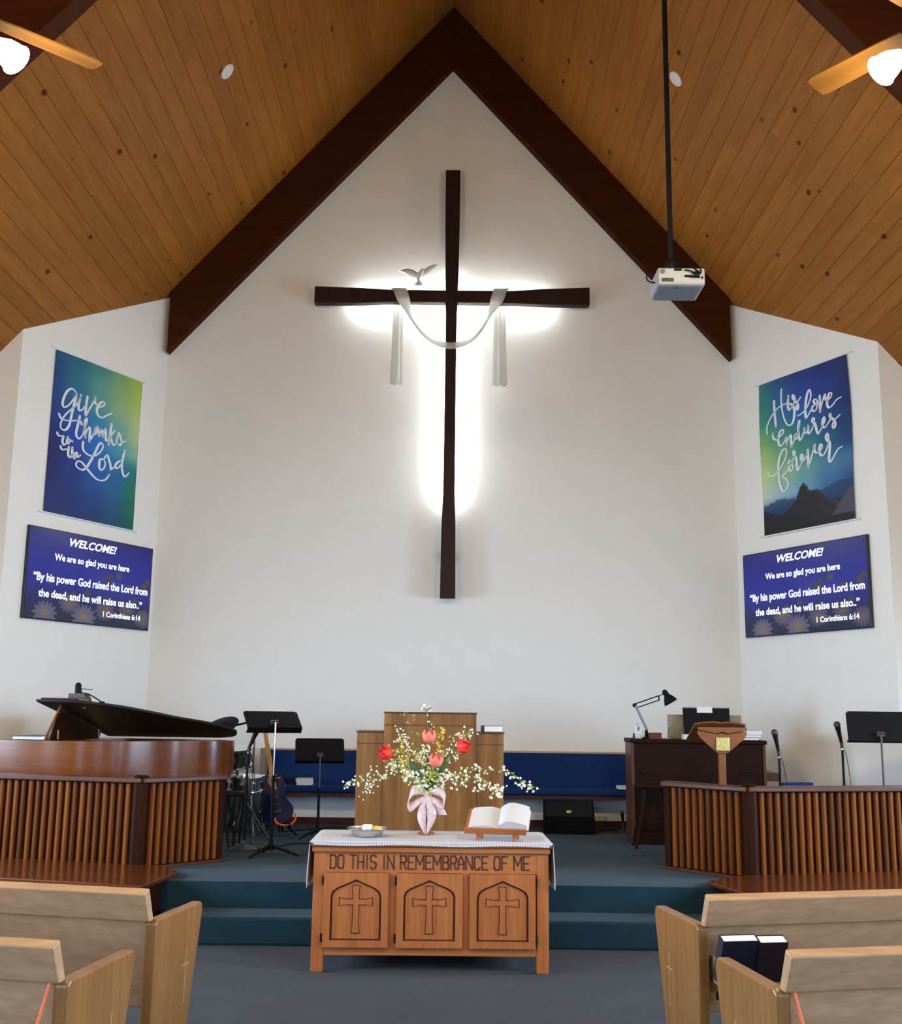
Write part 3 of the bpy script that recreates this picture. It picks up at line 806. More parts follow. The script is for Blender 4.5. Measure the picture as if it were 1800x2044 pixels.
def screen_parts(t):
    MB().box(0, TV_W, -0.045, -0.012, 0, TV_H).build('screen_case', MAT['blackgloss'], t, bevel=0.006)
    b = 0.016
    o = MB().grid(lambda u, v: (b + u * (TV_W - 2 * b), -0.0465, b + v * (TV_H - 2 * b)), 220, 120).build('screen_panel', MAT['screen'], t)
    painted(o, lambda co: daisy_picture((co.x - b) / (TV_W - 2 * b), (co.z - b) / (TV_H - 2 * b), FLOW))
    lines = [("WELCOME!", 0.563, 1.262, 0.822, 0.0022, 0.28), ("We are so glad you are here", 0.368, 1.482, 0.647, 0.002, 0.0),
             ("\u201cBy his power God raised the Lord from", 0.102, 1.80, 0.409, 0.0022, 0.0), ("the dead, and he will raise us also..\u201d", 0.187, 1.722, 0.243, 0.0022, 0.0), ("1 Corinthians 6:14", 1.119, 1.707, 0.106, 0.002, 0.0)]
    hts = (0.118, 0.098, 0.118, 0.112, 0.082)
    for (txt, x0, x1, z, bold, shear), ht in zip(lines, hts):
        me = flat_text(txt, 0.1, bold, shear)
        co = np.zeros(len(me.vertices) * 3); me.vertices.foreach_get('co', co); co = co.reshape(-1, 3)
        mn, mx = co[:, 0].min(), co[:, 0].max()
        x = x0 + (co[:, 0] - mn) * (x1 - x0) / (mx - mn)
        zz = z + co[:, 1] * ht / 0.1
        new = np.stack([x, np.full_like(x, -0.0485), zz], 1)
        me.vertices.foreach_set('co', new.ravel()); me.update()
        me.materials.clear(); me.materials.append(MAT['screentext'])
        o2 = bpy.data.objects.new('screen_text', me); COL.objects.link(o2); o2.parent = t; stuff(o2)
    MB().box(TV_W / 2 - 0.3, TV_W / 2 + 0.3, -0.012, 0, TV_H / 2 - 0.2, TV_H / 2 + 0.2).build('wall_mount', MAT['iron'], t)
t = thing('wall_screen', "flat screen with a welcome verse under the 'Give thanks' banner", 'television', (-4.412, 11.305, 2.545), PI / 2 - sa)
screen_parts(t)
t = thing('wall_screen', "flat screen with a welcome verse under the 'His love' banner", 'television', (3.492, 12.918, 2.55), -(PI / 2 - sa))
screen_parts(t)

# --- projector on its pole
t = thing('projector', 'silver projector hanging on a long black pole from the ceiling', 'projector', (1.53, 7.0, 4.485))
MB().box(-0.16, 0.16, 0, 0.30, 0.0, 0.122).build('case', MAT['greyplastic'], t, bevel=0.014)
MB().box(-0.135, 0.135, 0.02, 0.28, -0.006, 0.0).build('bottom_plate', MAT['greydark'], t, bevel=0.003)
MB().box(-0.152, 0.152, -0.004, 0.0, 0.012, 0.112).build('connector_panel', MAT['panelwhite'], t, bevel=0.002)
MB().lathe([(0.017, 0), (0.017, 0.006)], 14, T(-0.128, -0.003, 0.09) @ RX(PI / 2)).build('speaker_dot', MAT['greydark'], t)
MB().box(-0.135, -0.055, -0.008, -0.003, 0.018, 0.042).build('vent', MAT['iron'], t)
for x, z, w in ((-0.05, 0.095, 0.05), (0.02, 0.05, 0.06), (0.07, 0.075, 0.05), (0.085, 0.045, 0.035), (0.13, 0.04, 0.012)):
    MB().box(x, x + w, -0.016, -0.003, z, z + 0.014).build('plug', MAT['black'], t, bevel=0.002)
MB().lathe([(0.02, 0), (0.02, 0.006)], 12, T(0.105, -0.003, 0.085) @ RX(PI / 2)).build('speaker_dot', MAT['greydark'], t)
MB().lathe([(0.012, -0.012), (0.012, 0.0)], 10, T(-0.03, 0.03, 0)).build('foot', MAT['iron'], t)
MB().box(-0.03, 0.05, 0.06, 0.18, 0.122, 0.14).box(-0.09, 0.09, 0.09, 0.15, 0.122, 0.132).build('mount_plate', MAT['black'], t)
zc = ceil_z(1.485) - 4.485
MB().tube([(-0.045, 0.12, 0.13), (-0.045, 0.12, zc + 0.0)], 0.018, 10).build('pole', MAT['black'], t, smooth=40)
MB().lathe([(0.03, 0), (0.045, 0.02), (0.045, 0.07), (0.03, 0.09)], 12, T(-0.045, 0.12, 0.135)).build('pole_collar', MAT['black'], t, smooth=40)
MB().lathe([(0.07, 0), (0.07, 0.02)], 14, T(-0.045, 0.12, zc - 0.09) @ RY(BETA * 0.98)).build('ceiling_plate', MAT['black'], t)
for pts in ([(0.02, -0.01, 0.10), (0.06, -0.03, 0.085), (0.10, -0.02, 0.06), (0.13, -0.015, 0.09), (0.10, 0.04, 0.15), (0.0, 0.1, 0.17)], [(0.04, -0.015, 0.055), (0.08, -0.035, 0.045), (0.11, -0.03, 0.075), (0.06, 0.02, 0.14), (-0.02, 0.1, 0.2)], [(-0.16, 0.1, 0.05), (-0.21, 0.09, 0.06), (-0.215, 0.09, 0.105), (-0.16, 0.1, 0.135), (-0.07, 0.11, 0.17)]):
    MB().tube(bez(pts, 6), 0.005, 6).build('cable', MAT['black'], t)

# --- round ceiling fixtures
for x, y, side in ((-2.342, 10.243, 'left'), (2.245, 10.285, 'right')):
    s = -1 if x < 0 else 1
    nrm = Vector((-s * math.sin(BETA), 0, -math.cos(BETA)))
    t = thing('ceiling_disc', 'round white flush fitting on the %s ceiling slope' % side, 'ceiling fitting', (x, y, ceil_z(x)))
    q = nrm.to_track_quat('Z', 'Y').to_matrix().to_4x4()
    MB().lathe([(0.085, 0), (0.085, 0.012), (0.072, 0.02)], 24, q).build('trim_ring', MAT['white'], t, smooth=30)
    MB().lathe([(0.06, 0.018), (0.055, 0.024), (0.0, 0.026)], 24, q, cap=False).build('cover', MAT['paper'], t, smooth=30)

# --- ceiling fans with lamps
def fan(x, y, z, rz, label, power, lamp0):
    t = thing('ceiling_fan', label, 'ceiling fan', (x, y, z), rz)
    top = ceil_z(x) - z
    MB().tube([(0, 0, 0.15), (0, 0, top)], 0.016, 10).build('down_rod', MAT['brass'], t, smooth=40)
    MB().lathe([(0.02, 0.30), (0.05, 0.27), (0.115, 0.235), (0.13, 0.19), (0.13, 0.12), (0.11, 0.07), (0.06, 0.05), (0.06, 0.0), (0.05, -0.01)], 28, None).build('motor_housing', MAT['brass'], t, smooth=40)
    for k in range(4):
        a = 2 * PI * k / 4
        M = RZ(a) @ T(0.18, 0, 0.03) @ RX(R(12))
        poly = [(0.0, -0.055), (0.10, -0.062), (0.455, -0.070), (0.48, -0.060), (0.485, 0.0), (0.48, 0.060), (0.455, 0.070), (0.10, 0.062), (0.0, 0.055)]
        bl = MB().prism(poly, -0.004, 0.004, M).build('blade', MAT['fanblade'], t)
        MB().box(0.09, 0.25, -0.02, 0.02, 0.036, 0.046, RZ(a)).build('blade_iron', MAT['brass'], bl, bevel=0.004)
    MB().lathe([(0.05, 0.0), (0.075, -0.03), (0.075, -0.07), (0.04, -0.11), (0.0, -0.12)], 20, None).build('light_hub', MAT['brass'], t, smooth=40)
    for k in range(4):
        a = 2 * PI * k / 4 + lamp0 - rz
        M = RZ(a) @ T(0.165, 0, -0.10) @ RY(R(132))
        arm_ = MB().tube([M.inverted() @ RZ(a) @ Vector((0.05, 0, -0.07)), (0, 0, 0), (0, 0, 0.05)], 0.012, 8, M).build('lamp_arm', MAT['brass'], t)
        prof = [(0.022, 0.05), (0.03, 0.065), (0.05, 0.10), (0.058, 0.13), (0.062, 0.155), (0.07, 0.17)]
        MB().lathe(prof, 18, M, cap=False).build('glass_shade', MAT['bulb'], arm_, smooth=60, solid=0.003)
        pos = M @ Vector((0, 0, 0.25))
        ld = bpy.data.lights.new('fan_lamp', 'POINT'); ld.energy = power; ld.color = (1.0, 0.81, 0.44); ld.shadow_soft_size = 0.05
        lo = bpy.data.objects.new('fan_lamp', ld); COL.objects.link(lo); lo.parent = t; lo.location = pos
    return t
fan(-2.17, 4.26, 4.56, R(42), 'oak bladed ceiling fan with lit lamps, at the left picture edge', 80, R(4))
fan(2.10, 4.27, 4.56, R(126), 'oak bladed ceiling fan with lit lamps, at the right picture edge', 80, R(178))

# ------------------------------------------------------------------ choir rails
slat_prof = [(-0.019, 0), (-0.019, -0.016), (-0.010, -0.027), (0.010, -0.027), (0.019, -0.016), (0.019, 0)]
def slat_mesh(h):
    return MB().prism(slat_prof, 0, h).mesh('slat', MAT['slat'])
CAP = 1.092
SLAT_H = CAP - 0.045 - STAGE - 0.03
for sx, d in RAIL.items():
    nm = 'left' if sx < 0 else 'right'
    C = Vector((*d['C'], 0)); W = Vector((*d['wing'], 0))
    o = Vector((math.cos(d['out']), math.sin(d['out']), 0))
    w = (W - C); wl = w.length; w.normalize()
    t = thing('choir_rail', 'brown slatted wooden choir rail at the %s of the stage' % nm, 'railing', (C.x, C.y, STAGE))
    sm = slat_mesh(SLAT_H)
    def seg(dirv, length, npost, label):
        ang = math.atan2(dirv.y, dirv.x)
        # outward normal (towards the nave / the middle): choose the one with negative y
        n = Vector((dirv.y, -dirv.x, 0))
        if n.y > 0: n = -n
        flip = 1 if (RZ(ang) @ Vector((0, -1, 0))).dot(n) > 0 else -1
        M = RZ(ang)
        MB().box(0, length, -0.02 if flip > 0 else 0.0, 0.0 if flip > 0 else 0.02, 0.0, CAP - STAGE - 0.04, M).build('backing_panel', MAT['railpanel'], t)
        y0, y1 = (-0.075, 0.06) if flip > 0 else (-0.06, 0.075)
        MB().box(-0.03, length + 0.03, y0, y1, CAP - STAGE - 0.042, CAP - STAGE, M).build('top_cap', MAT['rail'], t, bevel=0.008)
        y0, y1 = (-0.09, 0.03) if flip > 0 else (-0.03, 0.09)
        MB().box(0.0, length + 0.05, y0, y1, 0.0, 0.022, M).build('base_board', MAT['rail'], t, bevel=0.004)
        k = 0
        x = npost
        while x < length - 0.03:
            p = M @ Vector((x, -0.02 * flip, 0.026))
            rz = ang if flip > 0 else ang + PI
            inst('slat', sm, t, p, (0, 0, rz))
            x += 0.070; k += 1
    seg(o, 3.9, 0.10, 'front')
    seg(w, wl, 0.085, 'wing')
    # corner post
    MB().prism([(0.062 * math.cos(a), 0.062 * math.sin(a) - 0.012) for a in [R(22.5 + 45 * k) for k in range(8)]], 0, CAP - STAGE - 0.043).build('corner_post', MAT['railpanel'], t)
    e = W - C
    MB().box(-0.03, 0.03, -0.03, 0.03, 0, CAP - STAGE - 0.043, T(e.x, e.y, 0) @ RZ(math.atan2(w.y, w.x))).build('end_post', MAT['railpanel'], t)
    MB().lathe([(0.055, 0), (0.06, 0.01), (0.05, 0.018), (0.0, 0.02)], 16, T(0, -0.02, CAP - STAGE)).build('corner_disc', MAT['railpanel'], t, smooth=40)

# ------------------------------------------------------------------ bench along the back wall
t = thing('wall_bench', 'long navy upholstered bench fixed along the back wall', 'bench', (0, DB, STAGE))
MB().box(-2.06, 2.06, -0.44, -0.02, 0.345, 0.375).build('seat_board', MAT['baseboard'], t)
MB().box(-2.06, 2.06, -0.46, -0.10, 0.378, 0.455).build('seat_cushion', MAT['blueseat'], t, bevel=0.03, seg=3)
MB().box(-2.06, 2.06, -0.10, -0.03, 0.40, 0.825).build('back_cushion', MAT['blueseat'], t, bevel=0.012)
MB().box(-2.08, 2.08, -0.105, -0.02, 0.827, 0.845).build('top_trim', MAT['tan'], t)
for x in (-2.10, 2.065):
    MB().box(x, x + 0.035, -0.40, -0.02, 0.345, 0.85).build('end_board', MAT['taupe'], t, bevel=0.005)
def book(name, label, loc, rz, w, d, h, cover, group=None, tilt=0):
    t = thing(name, label, 'book', loc, rz, group)
    M = RX(tilt)
    MB().box(-w / 2 + 0.004, w / 2 - 0.004, -d / 2 + 0.004, d / 2 - 0.004, 0.003, h - 0.003, M).build('pages', MAT['paper'], t)
    MB().box(-w / 2, w / 2, -d / 2, d / 2, 0, 0.003, M).box(-w / 2, w / 2, -d / 2, d / 2, h - 0.003, h, M).box(-w / 2, w / 2, d / 2 - 0.003, d / 2, 0.003, h - 0.003, M).build('cover', cover, t)
    return t
SEAT = STAGE + 0.456
book('book', 'lower white book of the pair lying on the blue bench', (-1.60, 12.72, SEAT), 0.05, 0.175, 0.23, 0.034, MAT['paper'])
book('book', 'upper white book of the pair lying on the blue bench', (-1.607, 12.72, SEAT + 0.0345), 0.0, 0.168, 0.23, 0.034, MAT['paper'])
book('book', 'thin white book at the right end of the blue bench', (1.99, 12.70, SEAT), 0.0, 0.17, 0.23, 0.032, MAT['paper'])
t = thing('tan_bundle', 'small tan rounded bundle on the left end of the blue bench', 'bundle', (-1.96, 12.75, SEAT))
MB().lathe([(0.095, 0), (0.098, 0.008), (0.075, 0.02), (0.062, 0.06), (0.03, 0.085), (0.0, 0.09)], 16).build('crown', MAT['tan'], t, smooth=60)

# ------------------------------------------------------------------ pulpit
t = thing('pulpit', 'stepped brown wooden pulpit behind the flower arrangement', 'pulpit', (-0.15, 9.5, STAGE))
MB().box(-0.392, 0.388, -0.02, 0.45, 0.0, 1.252).build('centre_panel', MAT['pulpit'], t, bevel=0.004)
for x0, x1 in ((-0.62, -0.392), (0.388, 0.62)):
    MB().box(x0, x1, 0.0, 0.40, 0.0, 1.090).build('side_wing', MAT['pulpit'], t, bevel=0.004)
    MB().box(x0 - 0.006, x1 + 0.004 if x0 < 0 else x1 + 0.006, -0.008, 0.405, 1.090, 1.102).build('wing_top', MAT['pulpittrim'], t)
    MB().box(x0 + 0.001, x1 - 0.001, -0.005, 0.0, 0.998, 1.003).build('groove_line', MAT['pulpittrim'], t)
MB().box(-0.398, 0.394, -0.028, 0.455, 1.252, 1.264).build('top_board', MAT['pulpittrim'], t)
MB().box(-0.391, 0.387, -0.025, -0.02, 1.152, 1.158).build('groove_line', MAT['pulpittrim'], t)
book('book', 'white book lying on the right wing of the pulpit', (0.375, 9.70, STAGE + 1.104), 0.1, 0.16, 0.22, 0.052, MAT['iron'])

# ------------------------------------------------------------------ music stands
def music_stand(loc, rz, desk_z, label, tilt=R(18), w=0.505, h=0.26, roll=0.0, turn=0.3, papers=None):
    """desk_z: height of the desk's lower edge above the stage"""
    t = thing('music_stand', label, 'music stand', (loc[0], loc[1], STAGE), rz)
    M = T(0, 0.0, desk_z) @ RY(roll) @ RX(-tilt)
    desk = MB().prism([(-w / 2, 0.0), (w / 2, 0.0), (w / 2, h - 0.02), (w / 2 - 0.02, h), (-w / 2 + 0.02, h), (-w / 2, h - 0.02)], -0.0025, 0.0025, M @ UP).build('desk', MAT['black'], t)
    MB().box(-w / 2, w / 2, 0.0, 0.055, -0.004, 0.0, M).box(-w / 2, w / 2, 0.05, 0.055, 0, 0.02, M).build('desk_lip', MAT['black'], t)
    MB().box(-0.035, 0.035, -0.03, -0.003, 0.03, 0.075, M).build('desk_bracket', MAT['iron'], t, bevel=0.004)
    k = M @ Vector((0, -0.035, 0.055))
    MB().tube([k + Vector((-0.035, 0, 0)), k + Vector((0.035, 0, 0))], 0.007, 8).build('tilt_screw', MAT['chrome'], t)
    MB().tube([(0, -0.012, desk_z + 0.05), (0, -0.012, desk_z * 0.52)], 0.009, 8).build('inner_pole', MAT['chrome'] if papers else MAT['iron'], t)
    MB().tube([(0, -0.012, desk_z * 0.60), (0, -0.012, 0.10)], 0.0145, 10).build('outer_pole', MAT['black'], t)
    MB().lathe([(0.018, 0), (0.02, 0.04), (0.014, 0.06)], 12, T(0, -0.012, desk_z * 0.57)).build('clutch', MAT['black'], t)
    MB().lathe([(0.03, 0.05), (0.022, 0.10), (0.014, 0.16)], 12, T(0, -0.012, 0)).build('foot_hub', MAT['black'], t, smooth=40)
    for q in range(3):
        a = turn + 2 * PI * q / 3
        P = bez([(0.0, -0.012, 0.09), (0.08 * math.cos(a), -0.012 + 0.08 * math.sin(a), 0.065), (0.18 * math.cos(a), -0.012 + 0.18 * math.sin(a), 0.035), (0.255 * math.cos(a), -0.012 + 0.255 * math.sin(a), 0.008)], 4)
        MB().tube(P, [0.018] * 4 + [0.015] * 4 + [0.012] * 4 + [0.008], 8).build('leg', MAT['black'], t, smooth=40)
    if papers:
        MB().box(-0.20, 0.17, 0.006, 0.012, 0.03, 0.285, M @ RY(R(-4))).build('sheet_music', MAT['paper'], t)
    return t
music_stand((-1.56, 10.13), R(24), 1.11, 'tall black music stand in front of the electric guitar', R(55), roll=0, papers=True, turn=R(-30), h=0.25)
music_stand((-1.315, 11.62), R(11), 0.765, 'shorter black music stand in front of the blue bench', R(28), h=0.25, turn=R(-20))
music_stand((3.87, 10.05), R(-10), 1.065, 'black music stand behind the right choir rail', R(18), h=0.27, w=0.56)

# ------------------------------------------------------------------ microphones
def mic_stand(loc, height, label, lean=0.0, round_base=True, rz=0, boom=0.12, cable=True):
    t = thing('microphone_stand', label, 'microphone stand', (loc[0], loc[1], STAGE), rz)
    if round_base:
        MB().lathe([(0.125, 0), (0.127, 0.012), (0.11, 0.028), (0.05, 0.045), (0.022, 0.06), (0.016, 0.09)], 28).build('round_base', MAT['iron'], t, smooth=50)
    else:
        for q in range(3):
            a = 0.4 + q * 2 * PI / 3
            MB().tube([(0, 0, 0.14), (0.25 * math.cos(a), 0.25 * math.sin(a), 0.008)], 0.009, 8).build('leg', MAT['black'], t)
    zt = height - boom
    MB().tube([(0, 0, 0.05), (0, 0, zt * 0.62)], 0.014, 10).build('lower_tube', MAT['black'], t)
    MB().lathe([(0.017, 0), (0.018, 0.06), (0.013, 0.08)], 10, T(0, 0, zt * 0.58)).build('clutch', MAT['black'], t)
    MB().tube([(0, 0, zt * 0.62), (0, 0, zt)], 0.011, 10).build('upper_tube', MAT['black'], t)
    dx = math.sin(lean); dz = math.cos(lean)
    base = Vector((0, 0, zt))
    ax = Vector((dx, -0.25, dz)).normalized()
    MB().tube([base + Vector((0, 0, -0.02)), base + ax * 0.045], 0.014, 10).build('mic_clip', MAT['iron'], t)
    MB().lathe([(0.012, 0), (0.012, 0.015)], 10, T(0, 0, zt - 0.035)).build('ring', MAT['chrome'], t)
    m = MB(); P = [base + ax * k for k in (0.0, 0.08, 0.15, 0.18)]
    m.tube(P, [0.013, 0.017, 0.022, 0.027], 12)
    mo = m.build('microphone', MAT['blackgloss'], t, smooth=40)
    MB().ball(base + ax * 0.205, 0.031, n=14).build('mic_head', MAT['iron'], mo, smooth=60)
    if cable:
        P = bez([base + Vector((0.005, 0.01, 0)), base + Vector((0.05, 0.03, -0.12)), base + Vector((0.07, 0.03, -0.4)), base + Vector((0.04, 0.03, -0.7)), Vector((0.06, 0.05, 0.006))], 6)
        MB().tube(P, 0.003, 6).build('mic_cable', MAT['black'], t)
    return t
mic_stand((-1.86, 10.50), 1.02, 'microphone stand with a grey domed base beside the drum kit', R(25), True)
mic_stand((3.02, 10.28), 1.05, 'microphone on a stand beside the organ', R(-14), True)
mic_stand((3.60, 10.28), 1.13, 'microphone on a stand in front of the white right wall', R(-16), True)
t = thing('short_mic_stand', 'short microphone stand on the stage floor beside the organ', 'microphone stand', (1.935, 12.55, STAGE))
MB().lathe([(0.075, 0), (0.075, 0.015), (0.03, 0.022)], 18).build('round_base', MAT['iron'], t, smooth=40)
MB().tube([(0, 0, 0.02), (0, 0, 0.12)], 0.007, 8).build('tube', MAT['chrome'], t)
mo = MB().tube([(0, 0, 0.11), (-0.005, -0.02, 0.16), (-0.012, -0.03, 0.20)], [0.012, 0.016, 0.02], 10).build('microphone', MAT['black'], t, smooth=40)
MB().ball((-0.014, -0.034, 0.212), 0.024).build('mic_head', MAT['iron'], mo, smooth=60)

# ------------------------------------------------------------------ floor monitor
t = thing('floor_monitor', 'black wedge floor monitor speaker in front of the bench', 'speaker', (1.315, 12.26, STAGE), R(-4))
side = [(0.0, 0.0), (0.46, 0.0), (0.46, 0.20), (0.34, 0.335), (0.29, 0.335), (0.0, 0.165)]
MX = Matrix(((0, 0, 1, 0), (1, 0, 0, 0), (0, 1, 0, 0), (0, 0, 0, 1)))     # profile in y-z, thickness along x
MB().prism(side, -0.275, 0.275, MX).build('case', MAT['blackcloth'], t, bevel=0.012)
g0 = Vector((0, 0.0, 0.165)); g1 = Vector((0, 0.29, 0.335)); gd = (g1 - g0).normalized(); gn = Vector((0, -gd.z, gd.y))
MB().add([Vector((x, 0, 0)) + g0 + gd * s + gn * n for n in (0.0, 0.012) for x, s in ((-0.255, 0.012), (0.255, 0.012), (0.255, 0.32), (-0.255, 0.32))], [(4, 5, 6, 7), (0, 1, 5, 4), (1, 2, 6, 5), (2, 3, 7, 6), (3, 0, 4, 7)]).build('grille', MAT['black'], t)
q = gn.to_track_quat('Z', 'Y').to_matrix().to_4x4()
MB().lathe([(0.028, 0.0), (0.028, 0.005), (0.02, 0.008), (0, 0.009)], 18, T(*(g0 + gd * 0.10 + gn * 0.012)) @ q).build('badge', MAT['goldplate'], t)

# ------------------------------------------------------------------ electric guitar on its stand
t = thing('electric_guitar', 'glossy blue electric guitar with maple neck leaning on a stand', 'guitar', (-1.74, 11.80, STAGE + 0.02))
GM = T(0, 0.06, 0.10) @ RY(R(-13)) @ RX(R(-10))
outl = [(-0.10, 0.0), (-0.155, 0.06), (-0.165, 0.14), (-0.13, 0.21), (-0.105, 0.27), (-0.125, 0.34), (-0.13, 0.40), (-0.095, 0.455), (-0.06, 0.43), (-0.035, 0.385), (0.035, 0.375), (0.055, 0.42), (0.085, 0.455), (0.115, 0.41), (0.118, 0.34), (0.10, 0.27), (0.125, 0.20), (0.16, 0.14), (0.15, 0.06), (0.09, 0.0), (0, -0.012)]
P = bez([(x, z, 0) for x, z in outl] + [(outl[0][0], outl[0][1], 0)], 3)[:-1]
MB().prism([(p.x, p.y) for p in P], -0.022, 0.022, GM @ UP).build('body', MAT['bluegloss'], t, bevel=0.008)
MB().prism([(-0.028, 0.34), (0.028, 0.34), (0.021, 0.93), (-0.021, 0.93)], 0.012, 0.034, GM @ UP).build('neck', MAT['maple'], t, bevel=0.004)
MB().prism([(-0.021, 0.93), (0.021, 0.93), (0.05, 0.99), (0.035, 1.10), (-0.005, 1.13), (-0.025, 1.0)], 0.014, 0.028, GM @ UP).build('headstock', MAT['maple'], t)
for k in range(6):
    z = 0.97 + k * 0.024
    MB().tube([GM @ Vector((0.02 + 0.004 * k, -0.02, z)), GM @ Vector((0.065 + 0.002 * k, -0.02, z))], 0.005, 6).build('tuning_peg', MAT['chrome'], t)
MB().box(-0.04, 0.04, -0.032, -0.022, 0.10, 0.13, GM).build('bridge', MAT['chrome'], t)
for z in (0.18, 0.25, 0.31):
    MB().box(-0.04, 0.04, -0.03, -0.022, z, z + 0.018, GM).build('pickup', MAT['blackgloss'], t)
MB().prism([(-0.09, 0.14), (0.04, 0.10), (0.12, 0.06), (0.10, 0.2), (0.06, 0.33), (-0.06, 0.36), (-0.09, 0.25)], 0.022, 0.0245, GM @ UP).build('pickguard', MAT['bluegloss'], t)
P = bez([GM @ Vector(p) for p in [(0.03, -0.04, 0.42), (-0.04, -0.045, 0.41), (0.02, -0.05, 0.44), (0.09, -0.04, 0.45)]], 6)
MB().tube(P, 0.006, 6).build('strap_loop', MAT['orange'], t)
P = bez([(0.16, 0.03, 0.20), (0.17, 0.0, 0.14), (0.12, -0.02, 0.09), (0.04, -0.03, 0.085), (-0.02, -0.03, 0.11), (-0.04, -0.02, 0.15)], 8)
MB().tube(P, 0.010, 8).build('instrument_cord', MAT['orange'], t)
t = thing('guitar_stand', 'black tubular stand holding the blue guitar', 'guitar stand', (-1.74, 11.84, STAGE))
MB().tube([(0, 0.06, 0.02), (-0.12, 0.14, 0.72)], 0.010, 8).build('mast', MAT['black'], t)
for s in (-1, 1):
    MB().tube(bez([(0, 0.08, 0.14), (0.11 * s, 0.0, 0.09), (0.12 * s, -0.08, 0.085), (0.12 * s, -0.10, 0.12)], 5), 0.009, 8).build('cradle_arm', MAT['black'], t)
    MB().tube([(0, 0.06, 0.14), (0.2 * s, -0.10, 0.01)], 0.010, 8).build('leg', MAT['black'], t)
MB().tube([(0, 0.06, 0.14), (0.0, 0.26, 0.01)], 0.010, 8).build('leg', MAT['black'], t)

# ------------------------------------------------------------------ drum kit
t = thing('bass_drum', 'bass drum with white head and dark hoop behind the piano tail', 'drum', (-2.30, 12.25, STAGE))
M = T(0, 0.0, 0.30) @ RZ(R(12)) @ RX(PI / 2)
MB().lathe([(0.27, -0.16), (0.27, 0.16)], 32, M).build('shell', MAT['blackgloss'], t, smooth=40)
hd = MB().lathe([(0.0, 0.166), (0.255, 0.164), (0.255, 0.158)], 32, M, cap=False).build('drum_head', MAT['drumhead'], t, smooth=40)
MB().lathe([(0.04, 0.167), (0.0, 0.169)], 16, T(-0.02, 0, 0.05) @ M, cap=False).build('head_patch', MAT['black'], hd)
for z0 in (-0.18, 0.15):
    MB().lathe([(0.262, z0), (0.29, z0), (0.29, z0 + 0.03), (0.262, z0 + 0.03)], 32, M).build('hoop', MAT['blackgloss'], t, smooth=30)
for s in (-1, 1):
    MB().tube([(0.20 * s, -0.1, 0.2), (0.33 * s, -0.22, 0.01)], 0.010, 8).build('spur', MAT['chrome'], t)
def drum(name, label, loc, r, h, z, tilt, legs, shell):
    t = thing(name, label, 'drum', (loc[0], loc[1], STAGE))
    M = T(0, 0, z) @ RX(tilt)
    MB().lathe([(r, 0), (r, h)], 28, M).build('shell', shell, t, smooth=40)
    MB().lathe([(r * 0.97, h + 0.004), (0.0, h + 0.006)], 28, M, cap=False).build('drum_head', MAT['drumhead'], t)
    for zz in (-0.008, h - 0.012):
        MB().lathe([(r + 0.003, zz), (r + 0.014, zz), (r + 0.014, zz + 0.02), (r + 0.003, zz + 0.02)], 28, M).build('hoop', MAT['chrome'], t, smooth=30)
    for k in range(8):
        a = k * PI / 4
        MB().box(r, r + 0.018, -0.009, 0.009, h * 0.3, h * 0.7, M @ RZ(a)).build('lug', MAT['chrome'], t)
    for k in range(3):
        a = 0.3 + k * 2 * PI / 3
        MB().tube([(0.03 * math.cos(a), 0.03 * math.sin(a), z * 0.75), (0.26 * math.cos(a), 0.26 * math.sin(a), 0.008)], 0.010, 8).build('leg', legs, t)
    MB().tube([(0, 0, z * 0.3), (0, 0, z)], 0.013, 8).build('post', legs, t)
    return t
drum('snare_drum', 'chrome snare drum on a stand between piano and guitar', (-2.02, 11.30), 0.165, 0.14, 0.47, R(6), MAT['iron'], MAT['silver'])
drum('tom_drum', 'small tom drum with pale head above the snare', (-2.16, 11.62), 0.13, 0.18, 0.70, R(12), MAT['iron'], MAT['blackgloss'])
drum('floor_tom', 'dark floor tom standing beside the guitar stand', (-2.02, 12.42), 0.19, 0.36, 0.22, 0, MAT['chrome'], MAT['blackgloss'])
t = thing('cymbal_stand', 'black cymbal pad on a boom stand rising behind the piano lid', 'cymbal', (-2.03, 11.75, STAGE))
for k in range(3):
    a = 0.9 + k * 2 * PI / 3
    MB().tube([(0, 0, 0.4), (0.22 * math.cos(a), 0.22 * math.sin(a), 0.008)], 0.010, 8).build('leg', MAT['chrome'], t)
MB().tube([(0, 0, 0.2), (0.01, 0, 1.10)], 0.012, 8).build('mast', MAT['chrome'], t)
MB().lathe([(0.02, 0), (0.022, 0.05), (0.015, 0.06)], 10, T(0.01, 0, 1.06)).build('clutch', MAT['chrome'], t)
MB().tube([(0.06, 0, 1.19), (-0.10, -0.02, 1.13), (-0.27, -0.04, 1.09)], 0.011, 8).build('boom_arm', MAT['black'], t)
MB().ball((0.03, -0.02, 1.15), 0.03).build('wing_nut', MAT['chrome'], t, smooth=60)
MB().lathe([(0.02, 0.03), (0.05, 0.025), (0.14, 0.008), (0.19, 0.0), (0.19, -0.008), (0.05, 0.008)], 32, T(-0.34, -0.04, 1.10) @ RX(R(28)) @ RY(R(-14))).build('cymbal', MAT['black'], t, smooth=50)
t = thing('drum_stool', 'black folding stool by the snare drum', 'stool', (-2.02, 10.86, STAGE))
MB().box(-0.13, 0.10, -0.14, 0.14, 0.46, 0.50).build('seat', MAT['black'], t, bevel=0.012)
for x0, x1 in ((-0.10, -0.02), (0.06, 0.02)):
    for y in (-0.12, 0.12):
        MB().tube([(x0, y, 0.46), (x1, y * 1.3, 0.006)], 0.011, 8).build('leg', MAT['black'], t)
MB().tube([(-0.06, -0.14, 0.14), (-0.06, 0.14, 0.14)], 0.008, 8).build('rung', MAT['black'], t)

